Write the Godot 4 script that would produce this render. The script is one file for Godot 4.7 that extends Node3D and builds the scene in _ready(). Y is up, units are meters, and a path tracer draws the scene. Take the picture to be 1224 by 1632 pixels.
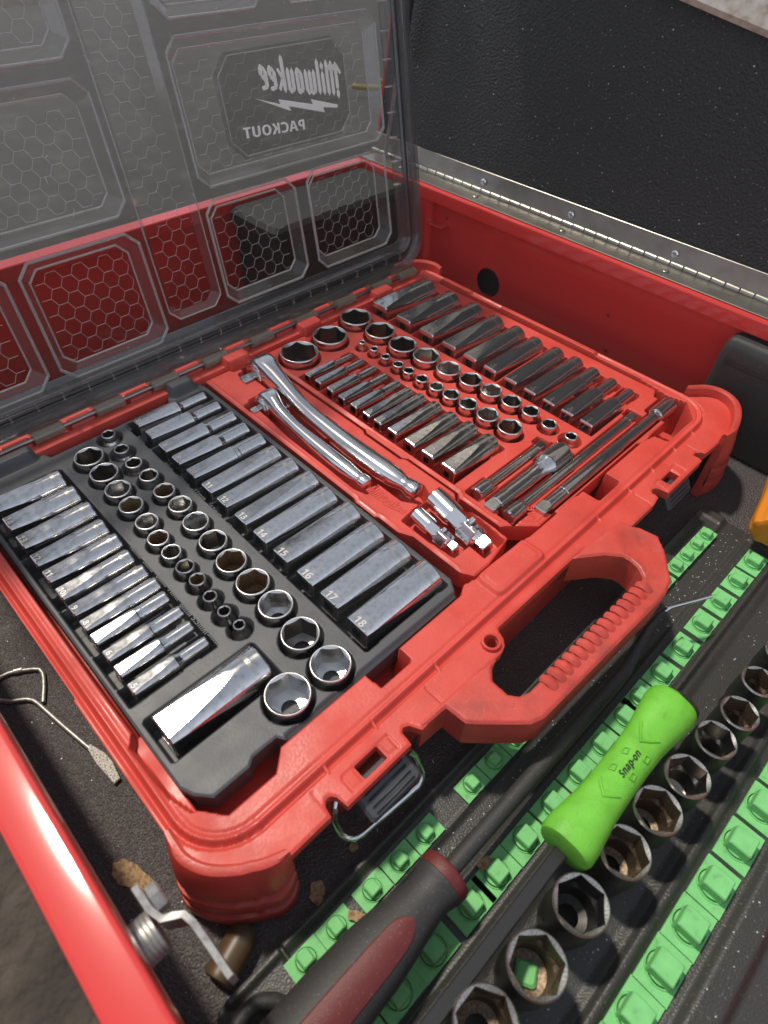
extends Node3D
# All sizes below are in millimetres (K turns them into metres). x runs along the case's hinge, y is up from
# the case's rim, z runs from the hinge towards the carry handle.

const K := 0.001
var M := {}
var taken := {}


# ------------------------------------------------------------------ naming and tagging
func numbered(n: String, parent: Node) -> String:
	var key := str(parent.get_instance_id()) + n
	var c: int = taken.get(key, 0)
	taken[key] = c + 1
	return n if c == 0 else "%s_%03d" % [n, c]


func thing(called: String, label: String, category: String, at := Vector3.ZERO, group := "") -> Node3D:
	var o := Node3D.new()
	o.name = numbered(called, self)
	add_child(o, true)
	o.position = at * K
	tag(o, label, category, group)
	return o


func tag(o: Node3D, label: String, category: String, group := "") -> void:
	o.set_meta("label", label)
	o.set_meta("category", category)
	if group != "":
		o.set_meta("group", group)


func put(called: String, mesh: Mesh, mat: Material, parent: Node = self, at := Vector3.ZERO, rot := Vector3.ZERO) -> MeshInstance3D:
	var o := MeshInstance3D.new()
	o.name = numbered(called, parent)
	o.mesh = mesh
	o.material_override = mat
	o.position = at * K
	o.rotation_degrees = rot
	parent.add_child(o, true)
	return o


# ------------------------------------------------------------------ triangle collector with smoothing by angle
class MB:
	var t := PackedVector3Array()
	var smooth := 32.0

	func tri(a: Vector3, b: Vector3, c: Vector3) -> void:
		if (b - a).cross(c - a).length_squared() > 1e-10:
			t.append(a)
			t.append(b)
			t.append(c)

	func quad(a: Vector3, b: Vector3, c: Vector3, d: Vector3) -> void:
		tri(a, b, c)
		tri(a, c, d)

	func fan(p: PackedVector3Array) -> void:
		for i in range(1, p.size() - 1):
			tri(p[0], p[i], p[i + 1])

	func hub(p: PackedVector3Array, c: Vector3) -> void:
		for i in p.size():
			tri(c, p[i], p[(i + 1) % p.size()])

	func bridge(a: PackedVector3Array, b: PackedVector3Array, closed := true) -> void:
		var n := a.size()
		for i in (n if closed else n - 1):
			var j := (i + 1) % n
			quad(a[i], a[j], b[j], b[i])

	func loft(rings: Array, caps := true, closed := true) -> void:
		for i in rings.size() - 1:
			bridge(rings[i], rings[i + 1], closed)
		if caps:
			for e in [rings[0], rings[-1]]:
				var c := Vector3.ZERO
				for p in e:
					c += p
				hub(e, c / e.size())

	func box(lo: Vector3, hi: Vector3, bev := 0.6) -> void:
		bev = minf(bev, minf(hi.x - lo.x, minf(hi.y - lo.y, hi.z - lo.z)) * 0.45)
		var rings := []
		for q in [[lo.y, bev], [lo.y + bev, 0.0], [hi.y - bev, 0.0], [hi.y, bev]]:
			var r := PackedVector3Array()
			var a: float = q[1]
			for s in [[lo.x + a, lo.z + a + bev], [lo.x + a + bev, lo.z + a], [hi.x - a - bev, lo.z + a], [hi.x - a, lo.z + a + bev], [hi.x - a, hi.z - a - bev], [hi.x - a - bev, hi.z - a], [lo.x + a + bev, hi.z - a], [lo.x + a, hi.z - a - bev]]:
				r.append(Vector3(s[0], q[0], s[1]))
			rings.append(r)
		loft(rings)

	func moved(x: Transform3D, from: int) -> void:
		for i in range(from, t.size()):
			t[i] = x * t[i]

	func prism(poly: PackedVector2Array, y0: float, y1: float, bev := 0.8) -> void:
		# plan polygon in (x, z), extruded from y0 to y1 with a bevelled top
		var inner: Array = Geometry2D.offset_polygon(poly, -bev, Geometry2D.JOIN_MITER)
		var top: PackedVector2Array = poly
		var low := PackedVector3Array()
		var mid := PackedVector3Array()
		for p in poly:
			low.append(Vector3(p.x, y0, p.y))
			mid.append(Vector3(p.x, y1 - bev, p.y))
		bridge(low, mid)
		if inner.size() == 1 and inner[0].size() == poly.size():
			top = inner[0]
			var k := 0
			var best := 1e9
			for i in top.size():
				if top[i].distance_to(poly[0]) < best:
					best = top[i].distance_to(poly[0])
					k = i
			var up := PackedVector3Array()
			for i in poly.size():
				var q := top[(k + i) % top.size()]
				up.append(Vector3(q.x, y1, q.y))
			bridge(mid, up)
		else:
			var up := PackedVector3Array()
			for p in poly:
				up.append(Vector3(p.x, y1, p.y))
			bridge(mid, up)
		for y in [y0, y1]:
			var shape: PackedVector2Array = poly if y == y0 else top
			var ix := Geometry2D.triangulate_polygon(shape)
			for i in range(0, ix.size(), 3):
				tri(Vector3(shape[ix[i]].x, y, shape[ix[i]].y), Vector3(shape[ix[i + 1]].x, y, shape[ix[i + 1]].y), Vector3(shape[ix[i + 2]].x, y, shape[ix[i + 2]].y))

	func tube(path: PackedVector3Array, radii: Array, n := 12, flat := Vector2.ONE, up := Vector3.UP) -> void:
		var rings := []
		for i in path.size():
			var a := path[maxi(i - 1, 0)]
			var b := path[mini(i + 1, path.size() - 1)]
			var d := (b - a).normalized()
			var side := d.cross(up)
			if side.length() < 0.05:
				side = d.cross(Vector3(0.3, 0.2, 0.9))
			side = side.normalized()
			var v := side.cross(d).normalized()
			var r := PackedVector3Array()
			var rad: float = radii[i] if i < radii.size() else radii[-1]
			for k in n:
				var w := TAU * k / n
				r.append(path[i] + side * (cos(w) * rad * flat.x) + v * (sin(w) * rad * flat.y))
			rings.append(r)
		loft(rings)

	func lathe(profile: Array, n := 36, axis := Vector3.AXIS_Y, caps := true) -> void:
		# profile: [[along, radius], ...]
		var rings := []
		for q in profile:
			var r := PackedVector3Array()
			for k in n:
				var w := TAU * k / n
				var c: float = cos(w) * q[1]
				var s: float = sin(w) * q[1]
				r.append(Vector3(c, q[0], s) if axis == Vector3.AXIS_Y else (Vector3(q[0], c, s) if axis == Vector3.AXIS_X else Vector3(c, s, q[0])))
			rings.append(r)
		loft(rings, caps)

	func mesh() -> ArrayMesh:
		var n := t.size()
		var ids := PackedInt32Array()
		ids.resize(n)
		var at := {}
		var users := []
		for i in n:
			var key := Vector3i((t[i] * 500.0).round())
			if not at.has(key):
				at[key] = users.size()
				users.append(PackedInt32Array())
			var id: int = at[key]
			ids[i] = id
			users[id].append(i / 3)
		var fn := PackedVector3Array()
		var fu := PackedVector3Array()
		for f in n / 3:
			var c := (t[f * 3 + 2] - t[f * 3]).cross(t[f * 3 + 1] - t[f * 3])
			fn.append(c)
			fu.append(c.normalized())
		var lim := cos(deg_to_rad(smooth))
		var out := PackedVector3Array()
		var nn := PackedVector3Array()
		out.resize(n)
		nn.resize(n)
		for i in n:
			var f := i / 3
			var s := Vector3.ZERO
			var me := fu[f]
			for g in users[ids[i]]:
				if absf(fu[g].dot(me)) >= lim:
					s += fn[g] if fu[g].dot(me) > 0.0 else -fn[g]
			nn[i] = s.normalized() if s.length_squared() > 0.0 else me
			out[i] = t[i] * 0.001
		var arr := []
		arr.resize(Mesh.ARRAY_MAX)
		arr[Mesh.ARRAY_VERTEX] = out
		arr[Mesh.ARRAY_NORMAL] = nn
		var m := ArrayMesh.new()
		if n > 0:
			m.add_surface_from_arrays(Mesh.PRIMITIVE_TRIANGLES, arr)
		return m


# ------------------------------------------------------------------ moulded plates: a fine height grid with pockets pressed into it
class Field:
	var x0: float
	var z0: float
	var s: float
	var nx: int
	var nz: int
	var h := PackedFloat32Array()
	var d := PackedFloat32Array()

	func _init(ax: float, az: float, bx: float, bz: float, step: float, y: float) -> void:
		x0 = ax
		z0 = az
		s = step
		nx = int(ceil((bx - ax) / step)) + 1
		nz = int(ceil((bz - az) / step)) + 1
		h.resize(nx * nz)
		h.fill(y)
		d.resize(nx * nz)
		d.fill(-99.0)

	static func poly_sd(x: float, z: float, p: PackedVector2Array) -> float:
		var best := 1e9
		var inside := false
		var n := p.size()
		var j := n - 1
		for i in n:
			var a := p[i]
			var b := p[j]
			var ex := b.x - a.x
			var ez := b.y - a.y
			var wx := x - a.x
			var wz := z - a.y
			var t := clampf((wx * ex + wz * ez) / (ex * ex + ez * ez), 0.0, 1.0)
			var qx := wx - ex * t
			var qz := wz - ez * t
			best = minf(best, qx * qx + qz * qz)
			if (a.y > z) != (b.y > z) and x < (b.x - a.x) * (z - a.y) / (b.y - a.y) + a.x:
				inside = not inside
			j = i
		return -sqrt(best) if inside else sqrt(best)

	func span(lox: float, loz: float, hix: float, hiz: float) -> Array:
		return [clampi(int((lox - x0) / s), 0, nx - 1), clampi(int((loz - z0) / s), 0, nz - 1), clampi(int((hix - x0) / s) + 1, 0, nx - 1), clampi(int((hiz - z0) / s) + 1, 0, nz - 1)]

	func press(i: int, sd: float, y: float, w: float) -> void:
		var t := clampf(0.5 - sd / w, 0.0, 1.0)
		if t > 0.0:
			h[i] = lerpf(h[i], y, t * t * (3.0 - 2.0 * t))

	func rect(lox: float, loz: float, hix: float, hiz: float, r: float, y: float, w := 1.4) -> void:
		var e := span(lox - w, loz - w, hix + w, hiz + w)
		var cx := (lox + hix) * 0.5
		var cz := (loz + hiz) * 0.5
		var hx := (hix - lox) * 0.5 - r
		var hz := (hiz - loz) * 0.5 - r
		for k in range(e[1], e[3] + 1):
			for i in range(e[0], e[2] + 1):
				var ax := absf(x0 + i * s - cx) - hx
				var az := absf(z0 + k * s - cz) - hz
				var mx := maxf(ax, 0.0)
				var mz := maxf(az, 0.0)
				press(k * nx + i, sqrt(mx * mx + mz * mz) + minf(maxf(ax, az), 0.0) - r, y, w)

	func disc(cx: float, cz: float, r: float, y: float, w := 1.4) -> void:
		var e := span(cx - r - w, cz - r - w, cx + r + w, cz + r + w)
		for k in range(e[1], e[3] + 1):
			for i in range(e[0], e[2] + 1):
				var dx := x0 + i * s - cx
				var dz := z0 + k * s - cz
				press(k * nx + i, sqrt(dx * dx + dz * dz) - r, y, w)

	func poly(p: PackedVector2Array, y: float, w := 1.4) -> void:
		var lo := p[0]
		var hi := p[0]
		for q in p:
			lo = lo.min(q)
			hi = hi.max(q)
		var e := span(lo.x - w, lo.y - w, hi.x + w, hi.y + w)
		for k in range(e[1], e[3] + 1):
			for i in range(e[0], e[2] + 1):
				press(k * nx + i, poly_sd(x0 + i * s, z0 + k * s, p), y, w)

	func line(p: PackedVector2Array, half: float, y: float, w := 1.2) -> void:
		for n in p.size() - 1:
			var a := p[n]
			var b := p[n + 1]
			var e := span(minf(a.x, b.x) - half - w, minf(a.y, b.y) - half - w, maxf(a.x, b.x) + half + w, maxf(a.y, b.y) + half + w)
			for k in range(e[1], e[3] + 1):
				for i in range(e[0], e[2] + 1):
					var q := Vector2(x0 + i * s, z0 + k * s)
					press(k * nx + i, Geometry2D.get_closest_point_to_segment(q, a, b).distance_to(q) - half, y, w)

	func outline(p: PackedVector2Array, r := 0.0) -> void:
		for k in nz:
			for i in nx:
				d[k * nx + i] = poly_sd(x0 + i * s, z0 + k * s, p) - r

	func cut(p: PackedVector2Array, r := 0.0) -> void:
		var lo := p[0]
		var hi := p[0]
		for q in p:
			lo = lo.min(q)
			hi = hi.max(q)
		var e := span(lo.x - r - 4, lo.y - r - 4, hi.x + r + 4, hi.y + r + 4)
		for k in range(e[1], e[3] + 1):
			for i in range(e[0], e[2] + 1):
				var n := k * nx + i
				d[n] = maxf(d[n], -(poly_sd(x0 + i * s, z0 + k * s, p) - r))

	func cut_disc(cx: float, cz: float, r: float) -> void:
		var e := span(cx - r - 4, cz - r - 4, cx + r + 4, cz + r + 4)
		for k in range(e[1], e[3] + 1):
			for i in range(e[0], e[2] + 1):
				var n := k * nx + i
				d[n] = maxf(d[n], r - Vector2(x0 + i * s - cx, z0 + k * s - cz).length())

	func mesh(bottom: float, ease := 1.2) -> ArrayMesh:
		var v := PackedVector3Array()
		var nn := PackedVector3Array()
		var ix := PackedInt32Array()
		var id := PackedInt32Array()
		id.resize(nx * nz)
		id.fill(-1)
		for n in nx * nz:
			if d[n] > -ease:
				var q := minf(ease + d[n], ease)
				h[n] -= ease - sqrt(maxf(ease * ease - q * q, 0.0)) if q < ease else ease * 0.7
		var cells := PackedByteArray()
		cells.resize(nx * nz)
		var near := s * 1.45
		for k in nz - 1:
			for i in nx - 1:
				var n := k * nx + i
				var a := d[n]
				var b := d[n + 1]
				var c := d[n + nx]
				var e := d[n + nx + 1]
				if minf(minf(a, b), minf(c, e)) < 0.0 and maxf(maxf(a, b), maxf(c, e)) < near:
					cells[n] = 1
		for k in nz - 1:
			for i in nx - 1:
				var n := k * nx + i
				if cells[n] == 0:
					continue
				for o in [n, n + 1, n + nx, n + nx + 1]:
					if id[o] < 0:
						id[o] = v.size()
						var oi: int = o % nx
						var ok: int = o / nx
						var l: int = ok * nx + maxi(oi - 1, 0)
						var r: int = ok * nx + mini(oi + 1, nx - 1)
						var u: int = maxi(ok - 1, 0) * nx + oi
						var w: int = mini(ok + 1, nz - 1) * nx + oi
						var p := Vector3(x0 + oi * s, h[o], z0 + ok * s)
						if d[o] > -0.5 * s and d[o] < near:
							var gx := d[r] - d[l]
							var gz := d[w] - d[u]
							var gl := sqrt(gx * gx + gz * gz)
							if gl > 0.0 and absf(gx) < 8.0 * s and absf(gz) < 8.0 * s:
								p.x -= gx / gl * d[o]
								p.z -= gz / gl * d[o]
						v.append(p * 0.001)
						nn.append(Vector3(-(h[r] - h[l]), 2.0 * s, -(h[w] - h[u])).normalized())
				ix.append_array([id[n], id[n + 1], id[n + nx], id[n + 1], id[n + nx + 1], id[n + nx]])
		# walls round every edge
		var low := bottom * 0.001
		for k in nz - 1:
			for i in nx - 1:
				var n := k * nx + i
				if cells[n] == 0:
					continue
				for q in [[-1, 0, n, n + nx], [1, 0, n + 1, n + nx + 1], [0, -1, n, n + 1], [0, 1, n + nx, n + nx + 1]]:
					var ci: int = i + q[0]
					var ck: int = k + q[1]
					if ci >= 0 and ck >= 0 and ci < nx - 1 and ck < nz - 1 and cells[ck * nx + ci] == 1:
						continue
					var a := v[id[q[2]]]
					var b := v[id[q[3]]]
					var side := Vector3(b.z - a.z, 0, a.x - b.x).normalized()
					if side.dot(Vector3(q[0], 0, q[1])) < 0.0:
						side = -side
					var base := v.size()
					v.append_array([a, b, Vector3(b.x, low, b.z), Vector3(a.x, low, a.z)])
					nn.append_array([side, side, side, side])
					var flip := (b - a).cross(Vector3.DOWN).dot(side) > 0.0
					ix.append_array([base, base + 2, base + 1, base, base + 3, base + 2] if flip else [base, base + 1, base + 2, base, base + 2, base + 3])
		var arr := []
		arr.resize(Mesh.ARRAY_MAX)
		arr[Mesh.ARRAY_VERTEX] = v
		arr[Mesh.ARRAY_NORMAL] = nn
		arr[Mesh.ARRAY_INDEX] = ix
		var m := ArrayMesh.new()
		m.add_surface_from_arrays(Mesh.PRIMITIVE_TRIANGLES, arr)
		return m


func pv(a: Array) -> PackedVector2Array:
	var p := PackedVector2Array()
	for q in a:
		p.append(Vector2(q[0], q[1]))
	return p


# ------------------------------------------------------------------ lettering
func letters(text: String, size: float, depth: float, shear := 0.0, bend := 0.0, squeeze := 1.0, serif := false) -> ArrayMesh:
	# text in the local x (along) / y (up) plane, z out of the face; size is the capital height in mm. bend > 0 wraps it round a cylinder of that radius
	var f := SystemFont.new()
	f.font_names = PackedStringArray(["Droid Serif" if serif else "Droid Sans"])
	f.font_weight = 700
	var tm := TextMesh.new()
	tm.text = text
	tm.font = f
	tm.font_size = 48
	tm.pixel_size = size / 34.5 * K
	tm.depth = depth * K
	tm.curve_step = 2.0
	var arr := tm.get_mesh_arrays()
	var v: PackedVector3Array = arr[Mesh.ARRAY_VERTEX]
	var n: PackedVector3Array = arr[Mesh.ARRAY_NORMAL]
	for i in v.size():
		var p := v[i]
		p.x = (p.x + p.y * shear) * squeeze
		if bend > 0.0:
			var w := p.x / (bend * K)
			var rad := bend * K + p.z
			p = Vector3(sin(w) * rad, p.y, cos(w) * rad - bend * K)
			n[i] = n[i].rotated(Vector3.UP, w)
		v[i] = p
	arr[Mesh.ARRAY_VERTEX] = v
	arr[Mesh.ARRAY_NORMAL] = n
	var out := []
	out.resize(Mesh.ARRAY_MAX)
	out[Mesh.ARRAY_VERTEX] = v
	out[Mesh.ARRAY_NORMAL] = n
	out[Mesh.ARRAY_INDEX] = arr[Mesh.ARRAY_INDEX]
	var m := ArrayMesh.new()
	m.add_surface_from_arrays(Mesh.PRIMITIVE_TRIANGLES, out)
	return m


# ------------------------------------------------------------------ materials
func noise_tex(freq: float, seed_: int, lo: float, hi: float, size := 512, kind := FastNoiseLite.TYPE_SIMPLEX_SMOOTH, oct := 4, normal := false, bump := 4.0) -> NoiseTexture2D:
	var f := FastNoiseLite.new()
	f.noise_type = kind
	f.frequency = freq
	f.seed = seed_
	f.fractal_octaves = oct
	var t := NoiseTexture2D.new()
	t.width = size
	t.height = size
	t.seamless = true
	t.noise = f
	if normal:
		t.as_normal_map = true
		t.bump_strength = bump
	else:
		var g := Gradient.new()
		g.set_color(0, Color(lo, lo, lo))
		g.set_color(1, Color(hi, hi, hi))
		t.color_ramp = g
	return t


func ramp_tex(freq: float, seed_: int, stops: Array, size := 512, oct := 4) -> NoiseTexture2D:
	# stops: [[at, linear Color], ...]
	var t := noise_tex(freq, seed_, 0, 1, size, FastNoiseLite.TYPE_SIMPLEX_SMOOTH, oct)
	var g := Gradient.new()
	var at := PackedFloat32Array()
	var cs := PackedColorArray()
	for q in stops:
		at.append(q[0])
		cs.append((q[1] as Color).linear_to_srgb())
	g.offsets = at
	g.colors = cs
	t.color_ramp = g
	return t


func speck_tex(base: Color, specks: Array, size: int, seed_: int, grain := 0.3) -> ImageTexture:
	# specks: [[count, Color, largest radius], ...]; linear colours
	var r := RandomNumberGenerator.new()
	r.seed = seed_
	var im := Image.create(size, size, false, Image.FORMAT_RGB8)
	im.fill(base.linear_to_srgb())
	for i in size * size / 3:
		var q := 1.0 + (r.randf() - 0.5) * 2.0 * grain
		im.set_pixel(r.randi() % size, r.randi() % size, Color(base.r * q, base.g * q, base.b * q).linear_to_srgb())
	for s in specks:
		for i in s[0]:
			var c: Color = s[1]
			var q := 0.4 + r.randf() * 0.8
			var w := 1 + r.randi() % int(s[2])
			var l := 1 + r.randi() % int(s[2])
			im.fill_rect(Rect2i(r.randi() % size, r.randi() % size, w, l), Color(c.r * q, c.g * q, c.b * q).linear_to_srgb())
	return ImageTexture.create_from_image(im)


func worn_tex(size: int, seed_: int, freq: float, stops: Array, scratches: Array, specks: Array) -> ImageTexture:
	# cloudy base from a ramp of linear colours, then short scratches [[count, Color, mix, longest]] and specks [[count, Color, mix]]
	var f := FastNoiseLite.new()
	f.noise_type = FastNoiseLite.TYPE_SIMPLEX_SMOOTH
	f.frequency = freq
	f.seed = seed_
	f.fractal_octaves = 6
	var grey := f.get_seamless_image(size, size).get_data()
	var g := Gradient.new()
	var at := PackedFloat32Array()
	var cs := PackedColorArray()
	for q in stops:
		at.append(q[0])
		cs.append(q[1])
	g.offsets = at
	g.colors = cs
	var table := []
	for i in 256:
		table.append(g.sample(i / 255.0).linear_to_srgb())
	var out := PackedByteArray()
	out.resize(size * size * 3)
	for i in size * size:
		var c: Color = table[grey[i]]
		out[i * 3] = c.r8
		out[i * 3 + 1] = c.g8
		out[i * 3 + 2] = c.b8
	var r := RandomNumberGenerator.new()
	r.seed = seed_
	for q in scratches:
		var c: Color = (q[1] as Color).linear_to_srgb()
		for n in q[0]:
			var x := r.randf() * size
			var y := r.randf() * size
			var w := r.randf() * TAU
			var bend := (r.randf() - 0.5) * 0.03
			var mix_: float = q[2] * (0.3 + 0.7 * r.randf())
			var l: int = 4 + int(r.randf() * r.randf() * q[3])
			for k in l:
				var i := (posmod(int(y), size) * size + posmod(int(x), size)) * 3
				var m := mix_ * sin(PI * (k + 1.0) / (l + 1.0))
				out[i] = int(lerpf(out[i], c.r8, m))
				out[i + 1] = int(lerpf(out[i + 1], c.g8, m))
				out[i + 2] = int(lerpf(out[i + 2], c.b8, m))
				x += cos(w)
				y += sin(w)
				w += bend
	for q in specks:
		var c: Color = (q[1] as Color).linear_to_srgb()
		for n in q[0]:
			var x := r.randi() % size
			var y := r.randi() % size
			for k in 1 + r.randi() % 3:
				var i := (posmod(y + k / 2, size) * size + posmod(x + k % 2, size)) * 3
				out[i] = int(lerpf(out[i], c.r8, q[2]))
				out[i + 1] = int(lerpf(out[i + 1], c.g8, q[2]))
				out[i + 2] = int(lerpf(out[i + 2], c.b8, q[2]))
	return ImageTexture.create_from_image(Image.create_from_data(size, size, false, Image.FORMAT_RGB8, out))


func mat(c: Color, rough := 0.5, metal := 0.0) -> StandardMaterial3D:
	var m := StandardMaterial3D.new()
	m.albedo_color = c.linear_to_srgb()
	m.roughness = rough
	m.metallic = metal
	return m


func tri_planar(m: StandardMaterial3D, per_metre: float, world := true) -> StandardMaterial3D:
	m.uv1_triplanar = true
	m.uv1_world_triplanar = world
	m.uv1_scale = Vector3.ONE * per_metre
	m.uv1_triplanar_sharpness = 4.0
	return m


func textured(tex: Texture2D, per_metre: float, rough: float, metal := 0.0, rough_tex: Texture2D = null, relief: Texture2D = null, relief_by := 1.0, world := true) -> StandardMaterial3D:
	var m := tri_planar(mat(Color.WHITE, rough, metal), per_metre, world)
	m.albedo_texture = tex
	if rough_tex:
		m.roughness_texture = rough_tex
		m.roughness_texture_channel = BaseMaterial3D.TEXTURE_CHANNEL_RED
	if relief:
		m.normal_enabled = true
		m.normal_texture = relief
		m.normal_scale = relief_by
	return m


func clear(c: Color, alpha: float, rough := 0.06) -> StandardMaterial3D:
	var m := mat(c, rough)
	m.albedo_color.a = alpha
	m.transparency = BaseMaterial3D.TRANSPARENCY_ALPHA
	return m


func materials() -> void:
	var fine := noise_tex(0.22, 3, 0, 1, 512, FastNoiseLite.TYPE_SIMPLEX_SMOOTH, 2, true, 1.2)
	var smudge := noise_tex(0.012, 5, 0.25, 0.75, 512, FastNoiseLite.TYPE_SIMPLEX_SMOOTH, 5)
	var scuff := noise_tex(0.02, 8, 0.0, 0.42, 512, FastNoiseLite.TYPE_SIMPLEX_SMOOTH, 5)
	# red moulded plastic, greasy thumb marks darker
	M.red = textured(worn_tex(1024, 11, 0.006, [[0.0, Color(0.47, 0.046, 0.032)], [0.35, Color(0.56, 0.056, 0.039)], [0.6, Color(0.59, 0.061, 0.043)], [1.0, Color(0.61, 0.068, 0.049)]], [[420, Color(0.75, 0.30, 0.26), 0.45, 70], [260, Color(0.26, 0.04, 0.03), 0.5, 50]], [[900, Color(0.2, 0.04, 0.03), 0.55], [420, Color(0.8, 0.5, 0.45), 0.5]]), 3.4, 1.0, 0.0, smudge, fine, 0.10)
	M.red_worn = textured(worn_tex(1024, 12, 0.008, [[0.0, Color(0.30, 0.046, 0.034)], [0.3, Color(0.43, 0.051, 0.037)], [0.55, Color(0.51, 0.057, 0.041)], [1.0, Color(0.56, 0.064, 0.047)]], [[900, Color(0.72, 0.32, 0.28), 0.5, 60], [900, Color(0.16, 0.04, 0.03), 0.55, 46]], [[3600, Color(0.12, 0.035, 0.025), 0.6], [700, Color(0.8, 0.5, 0.45), 0.5]]), 4.2, 1.0, 0.0, smudge, fine, 0.14)
	M.paint = mat(Color(0.60, 0.040, 0.034), 0.34)
	M.paint.clearcoat_enabled = true
	M.paint.metallic_specular = 0.25
	M.paint.clearcoat = 1.0
	M.paint.clearcoat_roughness = 0.10
	M.black = textured(worn_tex(1024, 21, 0.006, [[0.0, Color(0.052, 0.056, 0.063)], [0.7, Color(0.060, 0.064, 0.071)], [1.0, Color(0.070, 0.073, 0.078)]], [[520, Color(0.2, 0.2, 0.2), 0.4, 60]], [[1500, Color(0.22, 0.21, 0.2), 0.4]]), 4.0, 1.0, 0.0, noise_tex(0.02, 22, 0.46, 0.56), fine, 0.10)
	M.black_gloss = mat(Color(0.020, 0.020, 0.021), 0.28)
	M.rubber = textured(speck_tex(Color(0.030, 0.030, 0.029), [[2400, Color(0.16, 0.15, 0.14), 2]], 512, 5), 9.0, 0.6, 0.0, null, fine, 0.35)
	M.rail = textured(speck_tex(Color(0.034, 0.034, 0.031), [[900, Color(0.22, 0.21, 0.18), 2]], 512, 6, 0.4), 6.0, 0.45, 0.0, null, fine, 0.5)
	M.mat = textured(speck_tex(Color(0.058, 0.050, 0.050), [[26000, Color(0.14, 0.125, 0.125), 2], [3600, Color(0.36, 0.33, 0.32), 2], [60, Color(0.5, 0.42, 0.28), 4]], 1024, 7, 0.8), 4.5, 0.55, 0.0, null, noise_tex(0.2, 31, 0, 1, 512, FastNoiseLite.TYPE_SIMPLEX, 2, true, 5.0), 0.5)
	M.lid_skin = textured(speck_tex(Color(0.013, 0.013, 0.0125), [[6000, Color(0.035, 0.035, 0.034), 2], [1500, Color(0.20, 0.20, 0.19), 3], [260, Color(0.5, 0.5, 0.48), 4]], 1024, 9, 0.6), 3.4, 0.5, 0.0, null, noise_tex(0.16, 33, 0, 1, 512, FastNoiseLite.TYPE_SIMPLEX, 2, true, 5.0), 0.18)
	var wear := noise_tex(0.012, 41, 0.07, 0.24, 512, FastNoiseLite.TYPE_SIMPLEX_SMOOTH, 4)
	var dint := noise_tex(0.03, 42, 0, 1, 512, FastNoiseLite.TYPE_SIMPLEX_SMOOTH, 3, true, 0.6)
	M.chrome = textured(ramp_tex(0.03, 43, [[0.0, Color(0.42, 0.40, 0.37)], [0.45, Color(0.62, 0.61, 0.60)], [1.0, Color(0.70, 0.69, 0.68)]], 512, 5), 9.0, 1.0, 1.0, wear, dint, 0.12, false)
	M.chrome_used = textured(ramp_tex(0.05, 44, [[0.0, Color(0.46, 0.44, 0.41)], [0.4, Color(0.58, 0.57, 0.56)], [1.0, Color(0.66, 0.655, 0.65)]], 512, 6), 9.0, 1.0, 0.96, noise_tex(0.02, 45, 0.05, 0.15, 512, FastNoiseLite.TYPE_SIMPLEX_SMOOTH, 6), dint, 0.08, false)
	M.rim = mat(Color(0.74, 0.73, 0.71), 0.30, 1.0)
	M.chrome_bright = mat(Color(0.76, 0.76, 0.76), 0.17, 1.0)
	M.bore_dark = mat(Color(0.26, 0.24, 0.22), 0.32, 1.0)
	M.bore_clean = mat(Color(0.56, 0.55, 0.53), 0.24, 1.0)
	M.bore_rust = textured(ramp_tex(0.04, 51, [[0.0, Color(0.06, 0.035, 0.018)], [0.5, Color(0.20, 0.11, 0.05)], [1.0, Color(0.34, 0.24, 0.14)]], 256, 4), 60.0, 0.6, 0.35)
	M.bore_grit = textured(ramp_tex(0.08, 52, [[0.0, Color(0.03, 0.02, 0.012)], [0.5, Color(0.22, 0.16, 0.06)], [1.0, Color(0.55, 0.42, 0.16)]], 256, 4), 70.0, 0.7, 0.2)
	M.mark = mat(Color(0.55, 0.55, 0.54), 0.5, 0.3)
	M.engraved = mat(Color(0.36, 0.355, 0.35), 0.5, 0.8)
	M.mark_gold = mat(Color(0.50, 0.47, 0.40), 0.3, 0.95)
	M.steel = textured(ramp_tex(0.02, 61, [[0.0, Color(0.27, 0.255, 0.225)], [0.5, Color(0.32, 0.305, 0.27)], [1.0, Color(0.36, 0.34, 0.31)]], 512, 3), 4.0, 1.0, 0.95, noise_tex(0.01, 62, 0.30, 0.42), null)
	M.zinc = textured(ramp_tex(0.03, 63, [[0.0, Color(0.26, 0.26, 0.25)], [0.5, Color(0.42, 0.42, 0.40)], [1.0, Color(0.56, 0.55, 0.53)]], 256, 5), 30.0, 0.5, 0.75)
	M.green = textured(ramp_tex(0.02, 71, [[0.0, Color(0.10, 0.32, 0.11)], [0.3, Color(0.17, 0.52, 0.18)], [1.0, Color(0.20, 0.60, 0.21)]], 512, 6), 10.0, 0.62, 0.0, null, fine, 0.3)
	M.lime = textured(worn_tex(1024, 72, 0.008, [[0.0, Color(0.10, 0.36, 0.022)], [0.4, Color(0.135, 0.46, 0.03)], [1.0, Color(0.165, 0.53, 0.05)]], [[1400, Color(0.05, 0.12, 0.015), 0.55, 40], [500, Color(0.3, 0.6, 0.2), 0.4, 50]], [[2200, Color(0.03, 0.07, 0.012), 0.6]]), 6.0, 0.55, 0.0, null, fine, 0.3)
	M.grip_red = textured(speck_tex(Color(0.115, 0.014, 0.013), [[2600, Color(0.22, 0.13, 0.12), 2]], 512, 12), 9.0, 0.55, 0.0, null, fine, 0.5)
	M.impact = textured(ramp_tex(0.03, 81, [[0.0, Color(0.012, 0.012, 0.011)], [0.6, Color(0.03, 0.029, 0.027)], [1.0, Color(0.06, 0.055, 0.045)]], 512, 5), 16.0, 0.42, 0.5)
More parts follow.
